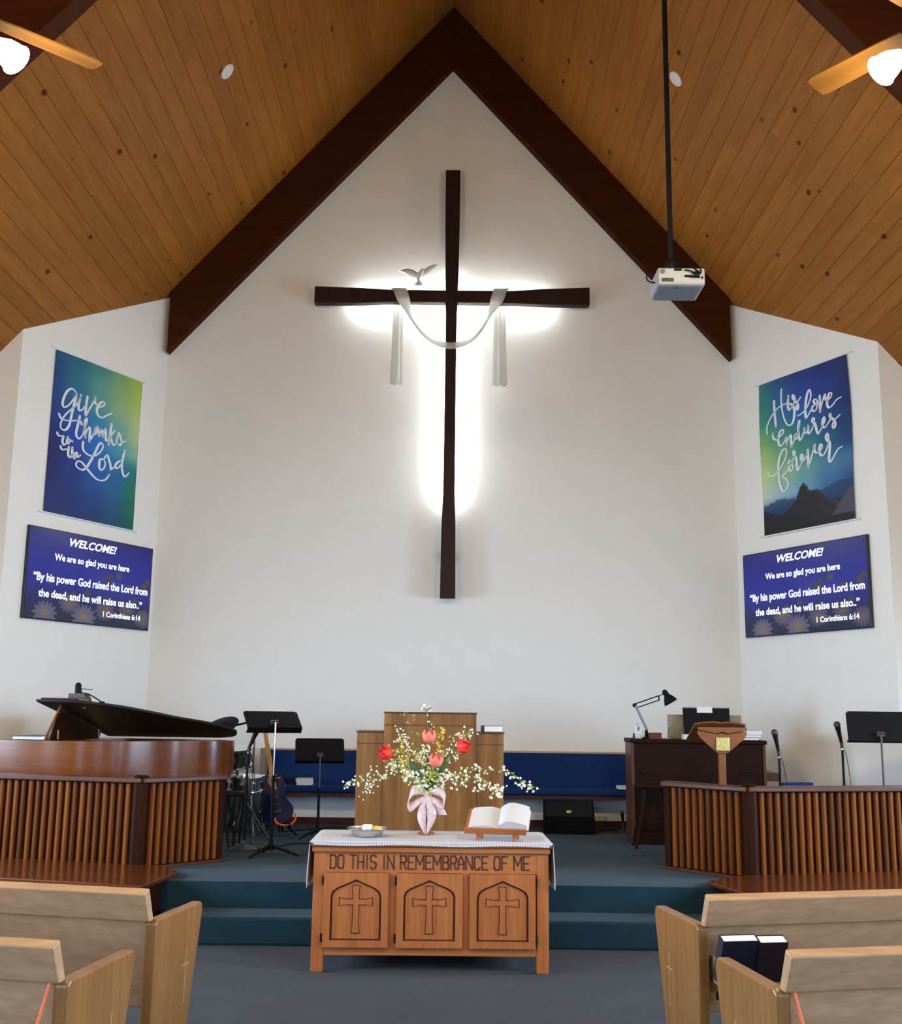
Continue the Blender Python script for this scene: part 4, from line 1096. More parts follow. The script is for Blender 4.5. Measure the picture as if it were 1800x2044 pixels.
for nm, lb, pts in (('floor_cable', 'black cable curving from the microphone base past the tall music stand', [(-1.74, 10.52), (-1.6, 10.70), (-1.5, 10.98), (-1.3, 11.05), (-1.12, 10.95)]),
                    ('floor_cable', 'black cable running along the stage below the blue bench', [(-1.75, 12.1), (-1.3, 12.55), (-0.9, 12.62), (-0.3, 12.7)]),
                    ('floor_cable', 'black cable from the floor monitor to the organ', [(1.62, 12.45), (1.8, 12.72), (2.05, 12.75), (2.3, 12.6)])):
    tag(MB().tube(bez([(x, y, STAGE + 0.006) for x, y in pts], 8), 0.006, 6).build(nm, MAT['black'], smooth=60), lb, 'cable')
t = thing('floor_box', 'small flat dark cover plate on the stage carpet', 'floor plate', (1.745, 10.40, STAGE))
MB().box(-0.075, 0.075, -0.035, 0.035, 0, 0.006).build('plate', MAT['iron'], t, bevel=0.002)
for x in (-0.04, 0.04):
    MB().lathe([(0.018, 0.006), (0.015, 0.010), (0, 0.011)], 12, T(x, 0, 0)).build('cap', MAT['black'], t)

# ------------------------------------------------------------------ grand piano
PANG = R(-10)
t = thing('grand_piano', 'mahogany baby grand piano with its lid propped low behind the left choir rail', 'piano', (-4.05, 10.14, STAGE), PANG)
out_pts = [(0.0, 0.0), (0.48, 0.0), (0.78, 0.05), (1.05, 0.20), (1.26, 0.42), (1.42, 0.62), (1.62, 0.80), (1.76, 1.0), (1.78, 1.2), (1.68, 1.38), (1.5, 1.45)]
curve = bez([(x, y, 0) for x, y in out_pts], 5)
outline = [(p.x, p.y) for p in curve] + [(0.0, 1.45)]
cx_, cy_ = 0.7, 0.75
def inset(poly, k):
    res = []
    n = len(poly)
    for i in range(n):
        a = Vector(poly[i - 1]); b = Vector(poly[i]); c = Vector(poly[(i + 1) % n])
        n1 = Vector((-(b - a).y, (b - a).x)).normalized() if (b - a).length > 1e-6 else Vector((0, 0))
        n2 = Vector((-(c - b).y, (c - b).x)).normalized() if (c - b).length > 1e-6 else n1
        nn = (n1 + n2); nn = nn.normalized() if nn.length > 1e-6 else n1
        res.append((b.x + nn.x * k, b.y + nn.y * k))
    return res
inner = inset(outline, 0.06)
MB().prism(outline, 0.62, 0.97, None, [inner]).build('rim', MAT['piano'], t, smooth=35)
MB().prism(inset(outline, 0.05), 0.64, 0.70).build('soundboard', MAT['pianodark'], t)
MB().prism(inset(outline, 0.10), 0.84, 0.86).build('iron_plate', MAT['brass'], t)
MB().box(-0.28, 0.02, 0.02, 1.43, 0.60, 0.70).build('keybed', MAT['piano'], t, bevel=0.01)
for k in range(36):
    y = 0.12 + k * 0.0337
    MB().box(-0.26, -0.10, y, y + 0.032, 0.70, 0.725).build('white_key', MAT['white'], t)
for k in range(36):
    if k % 7 in (2, 6): continue
    y = 0.12 + k * 0.0337 + 0.026
    MB().box(-0.20, -0.10, y, y + 0.014, 0.725, 0.738).build('black_key', MAT['blackgloss'], t)
for y0, y1 in ((0.02, 0.11), (1.34, 1.43)):
    MB().box(-0.28, 0.0, y0, y1, 0.70, 0.80).build('key_cheek', MAT['piano'], t, bevel=0.02)
MB().box(-0.10, 0.0, 0.11, 1.34, 0.70, 0.90).build('fallboard', MAT['pianodark'], t, bevel=0.01)
for x, y in ((0.18, 0.12), (0.18, 1.30), (1.45, 1.08)):
    MB().lathe([(0.035, 0.0), (0.03, 0.05), (0.045, 0.08), (0.06, 0.35), (0.075, 0.62)], 8, T(x, y, 0)).build('leg', MAT['pianodark'], t)
MB().box(0.32, 0.36, 0.70, 0.82, 0.08, 0.62).build('pedal_lyre', MAT['pianodark'], t)
# music desk, facing the keyboard
M = T(0.36, 0.0, 0.97) @ RY(R(14))
MB().box(0.0, 0.02, 0.22, 1.16, 0.0, 0.255, M).build('music_desk', MAT['pianodark'], t, bevel=0.006)
for y in (0.30, 1.08):
    MB().tube([M @ Vector((0.05, y, 0.02)), M @ Vector((0.025, y, 0.10))], 0.008, 6).build('desk_strut', MAT['maple'], t)
# lid hinged on the far (bass) side, front leaf folded back
LT = R(13)
LM = T(0, 1.45, 0.985) @ RX(-LT) @ T(0, -1.45, 0)
lid = [(0.33, -0.02)] + [(p.x * 1.012, p.y - 0.012) for p in curve if p.x > 0.40] + [(0.33, 1.45)]
MB().prism(lid, 0.0, 0.022, LM).build('lid', MAT['lid'], t, bevel=0.005)
leaf = [(0.36, 0.0), (0.72, 0.02), (0.80, 0.06), (0.80, 1.43), (0.36, 1.43)]
MB().prism(leaf, 0.024, 0.042, LM).build('lid_leaf', MAT['pianodark'], t, bevel=0.005)
MB().tube([(0.42, 0.05, 0.96), LM @ Vector((0.50, 0.12, 0.0))], 0.011, 8).build('lid_prop', MAT['piano'], t)
WP = T(-4.05, 10.14, STAGE) @ RZ(PANG)
def on_piano(x, y, z): return tuple(WP @ Vector((x, y, z)))
p = on_piano(0.12, 0.45, 0.972)
t = thing('sheet_music_stack', 'white sheet music stack lying on the piano top', 'sheet music', p, PANG)
MB().box(-0.13, 0.20, -0.20, 0.24, 0.0, 0.03).build('pages', MAT['paper'], t, bevel=0.003)
MB().box(-0.15, 0.16, -0.22, 0.20, 0.03, 0.033).build('dark_cover', MAT['iron'], t)
# little wooden box with a clip lamp on the lid
lp = WP @ LM @ Vector((0.62, 0.22, 0.080))
t = thing('clip_lamp', 'small black clip lamp on a wooden block on the piano lid', 'lamp', tuple(lp), PANG)
MB().prism([(-0.09, -0.04), (0.09, -0.08), (0.09, 0.0), (0.06, 0.055), (-0.09, 0.055)], -0.05, 0.05, UP).build('wooden_block', MAT['pianodark'], t)
MB().tube([(-0.02, 0, 0.05), (-0.025, 0, 0.12)], [0.032, 0.028], 10).build('clip_body', MAT['black'], t, smooth=40)
MB().ball((-0.025, 0, 0.125), 0.030).build('clip_top', MAT['black'], t, smooth=60)
MB().tube([(-0.02, 0, 0.10), (0.12, 0.0, 0.09)], 0.004, 6).build('rod', MAT['iron'], t)
MB().tube(bez([(0.0, 0, 0.06), (0.08, 0, 0.05), (0.18, 0, 0.0), (0.22, 0.0, -0.03)], 4), 0.006, 6).build('arm', MAT['black'], t)
MB().lathe([(0.02, 0.03), (0.035, 0.0), (0.035, -0.03)], 12, T(0.22, 0, -0.045)).build('lamp_head', MAT['black'], t)

# ------------------------------------------------------------------ organ console and what stands on it
t = thing('organ_console', 'dark walnut organ console turned with its back to the nave', 'organ', (1.85, 11.38, STAGE), R(-3.5))
OW, OH, OD = 1.34, 1.03, 0.62
MB().box(0.03, OW - 0.03, 0.012, OD, 0.06, OH - 0.04).build('back_panel', MAT['organ'], t)
for x in (0, OW - 0.03):
    MB().box(x, x + 0.03, 0.0, OD, 0.0, OH - 0.04).build('side_panel', MAT['organside'], t, bevel=0.004)
MB().box(-0.012, OW + 0.012, -0.015, OD + 0.01, OH - 0.04, OH).build('top_board', MAT['organ'], t, bevel=0.006)
MB().box(0.03, OW - 0.03, 0.004, 0.012, 0.0, 0.09).build('plinth', MAT['organ'], t)
for x in (0.095, OW - 0.19 - 0.06):
    MB().prism([(x, 0.70), (x + 0.01, 0.685), (x + 0.105, 0.685), (x + 0.115, 0.70), (x + 0.105, 0.715), (x + 0.01, 0.715)], -0.014, 0.004, UP).build('hand_slot', MAT['black'], t)
MB().box(OW - 0.03, OW + 0.20, 0.25, OD + 0.3, 0.62, 0.70).build('keyboard_shelf', MAT['organside'], t, bevel=0.006)
MB().box(0.10, OW - 0.1, OD, OD + 0.30, 0.66, 0.80).build('manuals', MAT['organ'], t, bevel=0.006)
M = T(0.0, 0.34, OH) @ RX(R(-8))
MB().box(0.42, 1.18, 0.0, 0.02, 0.0, 0.25, M).build('music_rack', MAT['taupe'], t, bevel=0.004)
WO = T(1.85, 11.38, STAGE) @ RZ(R(-3.5))
def on_organ(x, y, z=OH): return tuple(WO @ Vector((x, y, z)))
t = thing('black_folder', 'black folder standing on the organ with a paper slip at its top', 'folder', on_organ(0.81, 0.29), R(-3.5))
M = T(0, -0.03, 0.0) @ RX(R(-10))
MB().prism([(-0.235, 0.0), (0.235, 0.0), (0.24, 0.325), (-0.24, 0.325)], -0.006, 0.006, M @ UP).build('cover', MAT['black'], t, bevel=0.002)
MB().box(-0.24, 0.24, -0.012, 0.008, 0.318, 0.328, M).build('edge_strip', MAT['taupe'], t)
MB().box(-0.095, 0.062, -0.014, -0.007, 0.27, 0.332, M).build('paper_slip', MAT['paper'], t)
t = thing('desk_lamp', 'black swing-arm desk lamp on the left end of the organ', 'lamp', on_organ(0.17, 0.12), R(-3.5))
MB().lathe([(0.05, 0), (0.05, 0.012), (0.02, 0.02), (0.014, 0.09)], 16).build('clamp_base', MAT['black'], t)
e0 = Vector((0.0, 0, 0.12)); e1 = Vector((-0.115, 0.0, 0.335)); e2 = Vector((0.13, -0.03, 0.415))
for dy in (-0.012, 0.012):
    MB().tube([e0 + Vector((0.008, dy, -0.03)), e1 + Vector((0.008, dy, 0))], 0.012, 8).build('lower_arm', MAT['greyplastic'], t)
    MB().tube([e1 + Vector((0, dy, 0.012)), e2 + Vector((0, dy, 0.02))], 0.0055, 8).build('upper_arm', MAT['black'], t)
MB().tube([e1 + Vector((0.02, 0, -0.025)), e2 + Vector((0.01, 0, -0.022))], 0.0055, 8).build('upper_arm', MAT['black'], t)
MB().lathe([(0.022, -0.02), (0.022, 0.02)], 12, T(*e1) @ RX(PI / 2)).build('elbow', MAT['black'], t)
MB().tube([e2 + Vector((0.0, 0, 0.02)), e2 + Vector((0.0, 0, -0.02))], 0.007, 8).build('head_link', MAT['black'], t)
MB().tube([e2 + Vector((0.0, 0, 0.018)), e2 + Vector((0.045, 0, 0.04))], 0.005, 6).build('head_link', MAT['black'], t)
HM = T(e2.x + 0.065, e2.y, e2.z + 0.05) @ RY(R(150))
MB().lathe([(0.0, -0.035), (0.022, -0.025), (0.027, 0.0), (0.028, 0.03), (0.04, 0.045), (0.062, 0.085), (0.072, 0.115)], 20, HM, cap=False).build('lamp_shade', MAT['black'], t, smooth=50, solid=0.003)
MB().ball(HM @ Vector((0, 0, 0.085)), 0.03).build('light_bulb', MAT['white'], t, smooth=60)
t = thing('white_carton', 'white carton with teal print on the organ behind the lamp foot', 'carton', on_organ(0.085, 0.16), R(-3.5))
MB().box(-0.038, 0.038, -0.05, 0.05, 0, 0.12).build('carton', MAT['paper'], t, bevel=0.004)
MB().lathe([(0.016, 0), (0.016, 0.002)], 12, T(0.005, -0.0505, 0.105) @ RX(PI / 2)).build('print_dot', MAT['teal'], t)
MB().lathe([(0.011, 0), (0.011, 0.002)], 12, T(0.0, -0.0505, 0.085) @ RX(PI / 2)).build('print_dot', MAT['teal'], t)
MB().prism([(-0.02, 0.12), (0.02, 0.12), (0.012, 0.155), (-0.004, 0.165)], -0.004, 0.004, UP).build('tissue', MAT['whitelinen'], t)
t = thing('wooden_box', 'small dark brown wooden box on the organ beside the lamp', 'box', on_organ(0.25, 0.07), R(-3.5))
MB().box(-0.062, 0.062, -0.045, 0.045, 0, 0.05).build('box_body', MAT['brownbox'], t, bevel=0.003)
MB().box(-0.066, 0.066, -0.049, 0.049, 0.05, 0.062).build('box_lid', MAT['brownbox'], t, bevel=0.003)
t = thing('small_figurine', 'tiny dark figure on the left front corner of the organ', 'figurine', on_organ(0.032, 0.02), R(-3.5))
MB().lathe([(0.018, 0), (0.016, 0.015), (0.009, 0.03), (0.012, 0.045), (0.006, 0.055), (0.0, 0.056)], 12).build('figure_body', MAT['iron'], t, smooth=60)
t = thing('wire_holder', 'thin wire holder leaning against the organ music rack', 'holder', on_organ(0.40, 0.25), R(-3.5))
MB().tube(bez([(0.0, 0, 0.0), (0.0, 0, 0.06), (0.03, 0, 0.11), (0.05, 0.01, 0.12)], 5), 0.003, 6).build('wire', MAT['iron'], t)
MB().lathe([(0.03, 0), (0.03, 0.008)], 12).build('foot', MAT['cream'], t)
book('book', 'white open book lying in front of the black folder on the organ', on_organ(0.68, 0.10), R(-3.5), 0.30, 0.14, 0.05, MAT['paper'])
book('binder', 'thin white binder under the books at the right end of the organ', on_organ(1.19, 0.16), R(-3.5), 0.20, 0.24, 0.028, MAT['maroonbook'])
book('binder', 'dark-edged white binder on top at the right end of the organ', on_organ(1.20, 0.16, OH + 0.0285), R(-2), 0.21, 0.24, 0.022, MAT['paper'])
book('binder', 'thick white binder topmost of the stack on the right end of the organ', on_organ(1.215, 0.16, OH + 0.051), R(-5), 0.22, 0.24, 0.05, MAT['greyplastic'])

# ------------------------------------------------------------------ wooden lectern
t = thing('lectern', 'light wooden lectern with a gold plate standing before the organ', 'lectern', (2.48, 10.22, STAGE), R(2))
MB().prism([(-0.035, 0.06), (0.035, 0.06), (0.032, 0.97), (-0.032, 0.97)], -0.02, 0.02, UP).build('post', MAT['lectern'], t, bevel=0.004)
MB().box(-0.22, 0.22, -0.03, 0.03, 0, 0.06).box(-0.03, 0.03, -0.2, 0.2, 0, 0.055).build('foot_cross', MAT['lectern'], t, bevel=0.006)
MB().prism([(-0.05, 0.935), (0.05, 0.935), (0.20, 1.06), (0.225, 1.10), (0.228, 1.13), (0.04, 1.10), (0.0, 1.115), (-0.04, 1.10), (-0.222, 1.135), (-0.222, 1.10), (-0.195, 1.06)], 0.022, 0.042, UP).build('shield_board', MAT['lectern'], t, bevel=0.003)
M = T(0, 0.02, 1.135) @ RX(R(-38))
front = bez([(-0.235, 0.155, 0), (-0.18, 0.10, 0), (-0.09, 0.055, 0), (-0.02, 0.05, 0), (0.0, 0.065, 0), (0.02, 0.05, 0), (0.09, 0.055, 0), (0.18, 0.10, 0), (0.235, 0.155, 0)], 4)
# reading board: slopes up towards the nave, its scalloped edge faces the camera
MB().prism([(-0.25, -0.27), (0.25, -0.27), (0.235, 0.06), (0.17, 0.085), (0.08, 0.10), (0.02, 0.09), (0.0, 0.075), (-0.02, 0.09), (-0.08, 0.10), (-0.17, 0.085), (-0.235, 0.06)], -0.008, 0.008, T(0, 0.06, 1.165) @ RZ(PI) @ RX(R(28))).build('reading_board', MAT['lectern'], t, bevel=0.003)
MB().prism([(-0.225, 1.165), (0.225, 1.165), (0.222, 1.135), (0.13, 1.122), (0.05, 1.108), (0.0, 1.125), (-0.05, 1.108), (-0.13, 1.122), (-0.222, 1.14)], 0.046, 0.060, UP).build('scalloped_edge', MAT['lectern'], t, bevel=0.002)
MB().box(-0.06, 0.062, -0.052, -0.042, 0.955, 1.075).build('gold_plate', MAT['goldplate'], t, bevel=0.004)

# ------------------------------------------------------------------ dark stool before the organ, blue chair beyond
t = thing('wooden_stool', 'dark wooden stool with splayed legs in front of the organ', 'stool', (2.02, 11.12, STAGE), R(-4))
MB().box(-0.16, 0.15, -0.14, 0.14, 0.57, 0.60).build('seat', MAT['organ'], t, bevel=0.008)
for sx2 in (-1, 1):
    for sy in (-1, 1):
        MB().tube([(0.09 * sx2, 0.08 * sy, 0.57), (0.19 * sx2, 0.15 * sy, 0.0)], [0.018, 0.014], 8).build('leg', MAT['organ'], t)
MB().tube([(-0.15, -0.12, 0.2), (0.15, -0.12, 0.2)], 0.009, 8).build('rung', MAT['organ'], t)
MB().tube([(-0.15, 0.12, 0.2), (0.15, 0.12, 0.2)], 0.009, 8).build('rung', MAT['organ'], t)
t = thing('stacking_chair', 'chair with navy back behind the right choir rail', 'chair', (3.38, 10.95, STAGE), R(10))
MB().box(-0.16, 0.16, -0.02, 0.02, 0.40, 0.645).build('backrest', MAT['blueseat'], t, bevel=0.015)
MB().box(-0.21, 0.21, -0.44, -0.03, 0.37, 0.43).build('seat', MAT['blueseat'], t, bevel=0.02)
for sx2 in (-1, 1):
    MB().tube([(0.17 * sx2, 0.02, 0.64), (0.18 * sx2, 0.02, 0.35), (0.20 * sx2, 0.06, 0.01)], 0.011, 8).build('leg', MAT['chrome'], t)
    MB().tube([(0.19 * sx2, -0.40, 0.36), (0.20 * sx2, -0.43, 0.01)], 0.011, 8).build('leg', MAT['chrome'], t)

# ------------------------------------------------------------------ communion table
TX, TY = -0.098, 7.45                      # middle of the front face
t = thing('communion_table', "oak communion table carved 'Do this in remembrance of me'", 'table', (TX, TY, 0), R(0.8))
HW = 0.762
for x0, x1 in ((-HW, -HW + 0.078), (HW - 0.078, HW)):
    for y0, y1 in ((0.0, 0.06), (0.60, 0.66)):
        MB().box(x0, x1, y0, y1, 0, 0.735).build('leg', MAT['oakv'], t, bevel=0.004)
MB().box(-HW + 0.078, HW - 0.078, 0.004, 0.03, 0.612, 0.735).build('inscription_board', MAT['oak'], t)
MB().box(-HW + 0.078, HW - 0.078, 0.004, 0.03, 0.103, 0.152).build('bottom_rail', MAT['oak'], t, bevel=0.002)
for x in (-0.247, 0.227):
    MB().box(x - 0.024, x + 0.024, 0.004, 0.03, 0.152, 0.612).build('stile', MAT['oakv'], t)
for s in (-1, 1):
    MB().box(*sorted((s * HW, s * (HW - 0.02))), 0.06, 0.60, 0.10, 0.735).build('side_panel', MAT['oakv'], t)
MB().box(-HW + 0.02, HW - 0.02, 0.63, 0.65, 0.10, 0.735).build('back_panel', MAT['oak'], t)
MB().box(-HW + 0.02, HW - 0.02, 0.06, 0.63, 0.12, 0.14).build('bottom_board', MAT['oak'], t)
MB().box(-HW - 0.012, HW + 0.012, -0.014, 0.672, 0.737, 0.772).build('moulding', MAT['oak'], t, bevel=0.008)
MB().box(-HW - 0.022, HW + 0.022, -0.024, 0.69, 0.774, 0.804).build('top', MAT['oak'], t, bevel=0.008)
def bar_cross(cxx, cz, w, h, bw, fl):
    # flared latin cross outline
    aw = bw * 0.5; hz = cz + h * 0.16
    pts = []
    up = [(cxx - aw * fl, cz - h / 2), (cxx + aw * fl, cz - h / 2), (cxx + aw, cz - h * 0.25), (cxx + aw, hz - aw * 0.85),
          (cxx + w * 0.3, hz - aw * 0.8), (cxx + w / 2, hz - aw * fl), (cxx + w / 2, hz + aw * fl), (cxx + w * 0.3, hz + aw * 0.8), (cxx + aw, hz + aw * 0.85),
          (cxx + aw, cz + h * 0.36), (cxx + aw * fl, cz + h / 2), (cxx - aw * fl, cz + h / 2), (cxx - aw, cz + h * 0.36), (cxx - aw, hz + aw * 0.85),
          (cxx - w * 0.3, hz + aw * 0.8), (cxx - w / 2, hz + aw * fl), (cxx - w / 2, hz - aw * fl), (cxx - w * 0.3, hz - aw * 0.8), (cxx - aw, hz - aw * 0.85), (cxx - aw, cz - h * 0.25)]
    return up
for k, (x0, x1) in enumerate(((-0.692, -0.272), (-0.222, 0.204), (0.250, 0.676))):
    z0, z1 = 0.153, 0.610
    m = (x0 + x1) / 2; hw = (x1 - x0) / 2
    il, ir, ib = x0 + 0.046, x1 - 0.046, z0 + 0.042
    arch = [(il, ib), (ir, ib), (ir, z0 + 0.315), (ir - 0.012, z0 + 0.345), (ir - 0.045, z0 + 0.368), (m + 0.05, z0 + 0.396), (m, z0 + 0.418), (m - 0.05, z0 + 0.396), (il + 0.045, z0 + 0.368), (il + 0.012, z0 + 0.345), (il, z0 + 0.315)]
    dr = MB().prism([(x0, z0), (x1, z0), (x1, z1), (x0, z1)], -0.004, 0.019, UP, [arch]).build('door', MAT['oakv'], t, bevel=0.005)
    inner_arch = [(m + (x - m) * 0.93, (z0 + 0.2) + (z - z0 - 0.2) * 0.95) for x, z in arch]
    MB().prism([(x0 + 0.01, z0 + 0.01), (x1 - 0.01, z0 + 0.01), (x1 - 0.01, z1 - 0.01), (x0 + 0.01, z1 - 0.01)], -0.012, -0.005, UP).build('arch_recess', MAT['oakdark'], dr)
    MB().prism(inner_arch, -0.006, 0.004, UP).build('arch_panel', MAT['oakv'], dr, bevel=0.004)
    MB().prism(bar_cross(m, z0 + 0.232, 0.219, 0.299, 0.046, 1.24), 0.0, 0.0052, UP).build('cross_edge_shade', MAT['oakdark'], dr)  # dark outline behind the cross, its edge shadows painted as colour
    MB().prism(bar_cross(m, z0 + 0.232, 0.205, 0.285, 0.034, 1.3), 0.004, 0.014, UP).build('carved_cross', MAT['oakv'], dr, bevel=0.004)
    hx = x0 - 0.012 if k < 2 else x1 - 0.002
    for z in (z0 + 0.03, z1 - 0.075):
        MB().box(hx, hx + 0.014, -0.02, 0.0, z, z + 0.055).build('hinge', MAT['black'], dr, bevel=0.002)
# carved capitals: monoline letters with cut corners
GL = {'D': [[(0, 0), (0, 1), (.7, 1), (1, .85), (1, .15), (.7, 0), (0, 0)]], 'O': [[(.2, 0), (0, .15), (0, .85), (.2, 1), (.8, 1), (1, .85), (1, .15), (.8, 0), (.2, 0)]],
      'T': [[(0, 1), (1, 1)], [(.5, 1), (.5, 0)]], 'H': [[(0, 0), (0, 1)], [(1, 0), (1, 1)], [(0, .5), (1, .5)]], 'I': [[(.5, 0), (.5, 1)]],
      'S': [[(1, .88), (.8, 1), (.2, 1), (0, .85), (0, .65), (.2, .52), (.8, .48), (1, .35), (1, .15), (.8, 0), (.2, 0), (0, .12)]],
      'N': [[(0, 0), (0, 1), (1, 0), (1, 1)]], 'R': [[(0, 0), (0, 1), (.8, 1), (1, .85), (1, .62), (.8, .48), (0, .48)], [(.5, .48), (1, 0)]],
      'E': [[(1, 1), (0, 1), (0, 0), (1, 0)], [(0, .5), (.8, .5)]], 'M': [[(0, 0), (0, 1), (.5, .35), (1, 1), (1, 0)]],
      'B': [[(0, 0), (0, 1), (.75, 1), (.95, .87), (.95, .65), (.75, .52), (0, .52)], [(.75, .52), (1, .38), (1, .13), (.8, 0), (0, 0)]],
      'A': [[(0, 0), (0, .6), (.5, 1), (1, .6), (1, 0)], [(0, .4), (1, .4)]], 'C': [[(1, .85), (.8, 1), (.2, 1), (0, .85), (0, .15), (.2, 0), (.8, 0), (1, .15)]],
      'F': [[(0, 0), (0, 1), (1, 1)], [(0, .52), (.8, .52)]]}
ADV = {'I': 0.45, 'M': 1.25, 'N': 1.05}
txt = 'DO THIS IN REMEMBRANCE OF ME'
tot = sum((0.75 if c == ' ' else ADV.get(c, 0.9) + 0.36) for c in txt) - 0.36
uw = (0.636 + 0.654) / tot; x = -0.654
for c in txt:
    if c == ' ': x += 0.75 * uw; continue
    w = ADV.get(c, 0.9) * uw
    mb = MB()
    for st in GL[c]:
        P = [(x + px * w, 0.636 + pz * 0.082) for px, pz in st]
        for (ax, az), (bx, bz) in zip(P, P[1:]):
            dv = Vector((bx - ax, bz - az)); L = dv.length; a = math.atan2(dv.y, dv.x)
            q = [(-0.0045, -0.0058), (L + 0.0045, -0.0058), (L + 0.0045, 0.0058), (-0.0045, 0.0058)]
            q = [(ax + px * math.cos(a) - pz * math.sin(a), az + px * math.sin(a) + pz * math.cos(a)) for px, pz in q]
            mb.prism(q, -0.0045, -0.003, UP)
    stuff(mb.build('carved_letter', MAT['oakdark'], t))
    x += w + 0.36 * uw

TOPZ = 0.8065
t = thing('tablecloth', 'white lace-edged runner draped over the communion table', 'tablecloth', (TX, TY, TOPZ), R(0.8))
def runner(u, v):
    s = (u - 0.5) * 2 * 1.075                 # along the table
    y = -0.030 + max(0.0, v - 1 / 28) * 0.70 * 28 / 27
    e = HW + 0.020
    if abs(s) <= e: 
        z = 0.003; xx = s
    else:
        dq = abs(s) - e
        xx = math.copysign(e + 0.006 + 0.005 * (1 + math.sin(v * 16)) * min(1, dq * 6) + 0.006 * min(1, dq * 4), s); z = 0.003 - dq
    if v < 0.01 and abs(s) < e: z -= 0.022 + 0.004 * math.sin(s * 9)
    return (xx, y, z)
MB().grid(runner, 90, 28).build('cloth_body', MAT['whitelinen'], t, smooth=70, solid=0.003)
mb = MB()
for k in range(90):
    s = -HW + 0.01 + k * (2 * HW - 0.02) / 89
    mb.ball((s, -0.034, -0.018 - 0.004 * math.sin(s * 9)), 0.0085, 0.004, 0.007, n=6)
stuff(mb.build('lace_edge', MAT['whitelinen'], t, smooth=60))
TZ = TOPZ + 0.0055
WT = T(TX, TY, 0) @ RZ(R(0.8))

# --- offering plate
t = thing('offering_plate', 'shallow silver plate holding a white cup on the communion table', 'plate', (-0.535, 7.70, TZ))
MB().lathe([(0.0, 0.0), (0.085, 0.0), (0.10, 0.01), (0.112, 0.04), (0.142, 0.052), (0.142, 0.056), (0.11, 0.046), (0.095, 0.014), (0.0, 0.010)], 36, cap=False).build('plate_dish', MAT['silver'], t, smooth=40)
t = thing('white_cup', 'small white cup in the silver plate', 'cup', (-0.535, 7.69, TZ + 0.030))
MB().lathe([(0.0, 0.0), (0.028, 0.0), (0.034, 0.045), (0.031, 0.045), (0.026, 0.006), (0.0, 0.006)], 20, cap=False).build('cup_wall', MAT['white'], t, smooth=40)
MB().lathe([(0.032, 0.030), (0.0, 0.036)], 20, cap=False).build('cup_filling', MAT['paper'], t)
t = thing('yellow_morsel', 'small yellow morsel beside the white cup in the silver plate', 'food', (-0.475, 7.69, TZ + 0.030))
MB().ball((0, 0, 0.02), 0.028, 0.02, 0.02).ball((0.022, 0.006, 0.018), 0.018, 0.016, 0.017).build('morsel_body', MAT['yellow'], t, smooth=60)

# --- open bible on its stand
t = thing('book_stand', 'low wooden book stand on the communion table', 'book stand', (0.335, 7.60, TZ), R(-9))
for x in (-0.115, 0.125):
    for y, h in ((-0.085, 0.062), (0.08, 0.13)):
        MB().box(x - 0.014, x + 0.014, y - 0.014, y + 0.014, 0, h).build('leg', MAT['oakv'], t, bevel=0.002)
BM = T(0, -0.12, 0.060) @ RX(R(27))
MB().box(-0.20, 0.20, 0.0, 0.25, 0.0, 0.014, BM).build('tray', MAT['oak'], t, bevel=0.002)
MB().box(-0.205, 0.205, -0.014, 0.0, -0.012, 0.030, BM).build('front_lip', MAT['oak'], t, bevel=0.003)
t = thing('open_bible', 'large open bible with white pages resting on the wooden stand', 'book', (0.335, 7.60, TZ), R(-9))
def page(side, thick):
    mb = MB(); n = 14
    def top(u):
        # u 0 at spine, 1 at fore edge
        return 0.016 + thick * (0.55 + 0.9 * math.sin(min(1, u * 2.2) * PI / 2) - 0.75 * u ** 2.2)
    vs = []
    for j in (0.006, 0.236):
        for i in range(n + 1):
            u = i / n; vs.append((0.02 + side * 0.19 * u, j, top(u)))
        for i in range(n + 1):
            u = i / n; vs.append((0.02 + side * 0.19 * u, j, 0.0155))
    m = n + 1; fs = []
    for i in range(n):
        fs.append((i, i + 1, 2 * m + i + 1, 2 * m + i)); fs.append((m + i + 1, m + i, 3 * m + i, 3 * m + i + 1))
        fs.append((i + 1, i, m + i, m + i + 1)); fs.append((2 * m + i, 2 * m + i + 1, 3 * m + i + 1, 3 * m + i))
    fs += [(n, 2 * m + n, 3 * m + n, m + n), (0, m, 3 * m, 2 * m)]
    if side < 0: fs = [tuple(reversed(f)) for f in fs]
    return mb.add(vs, fs, BM)
page(-1, 0.020).build('left_pages', MAT['pages'], t, smooth=40)
page(1, 0.046).build('right_pages', MAT['pages'], t, smooth=40)
MB().box(-0.18, 0.22, 0.002, 0.242, 0.0145, 0.0158, BM).build('cover', MAT['cream'], t)

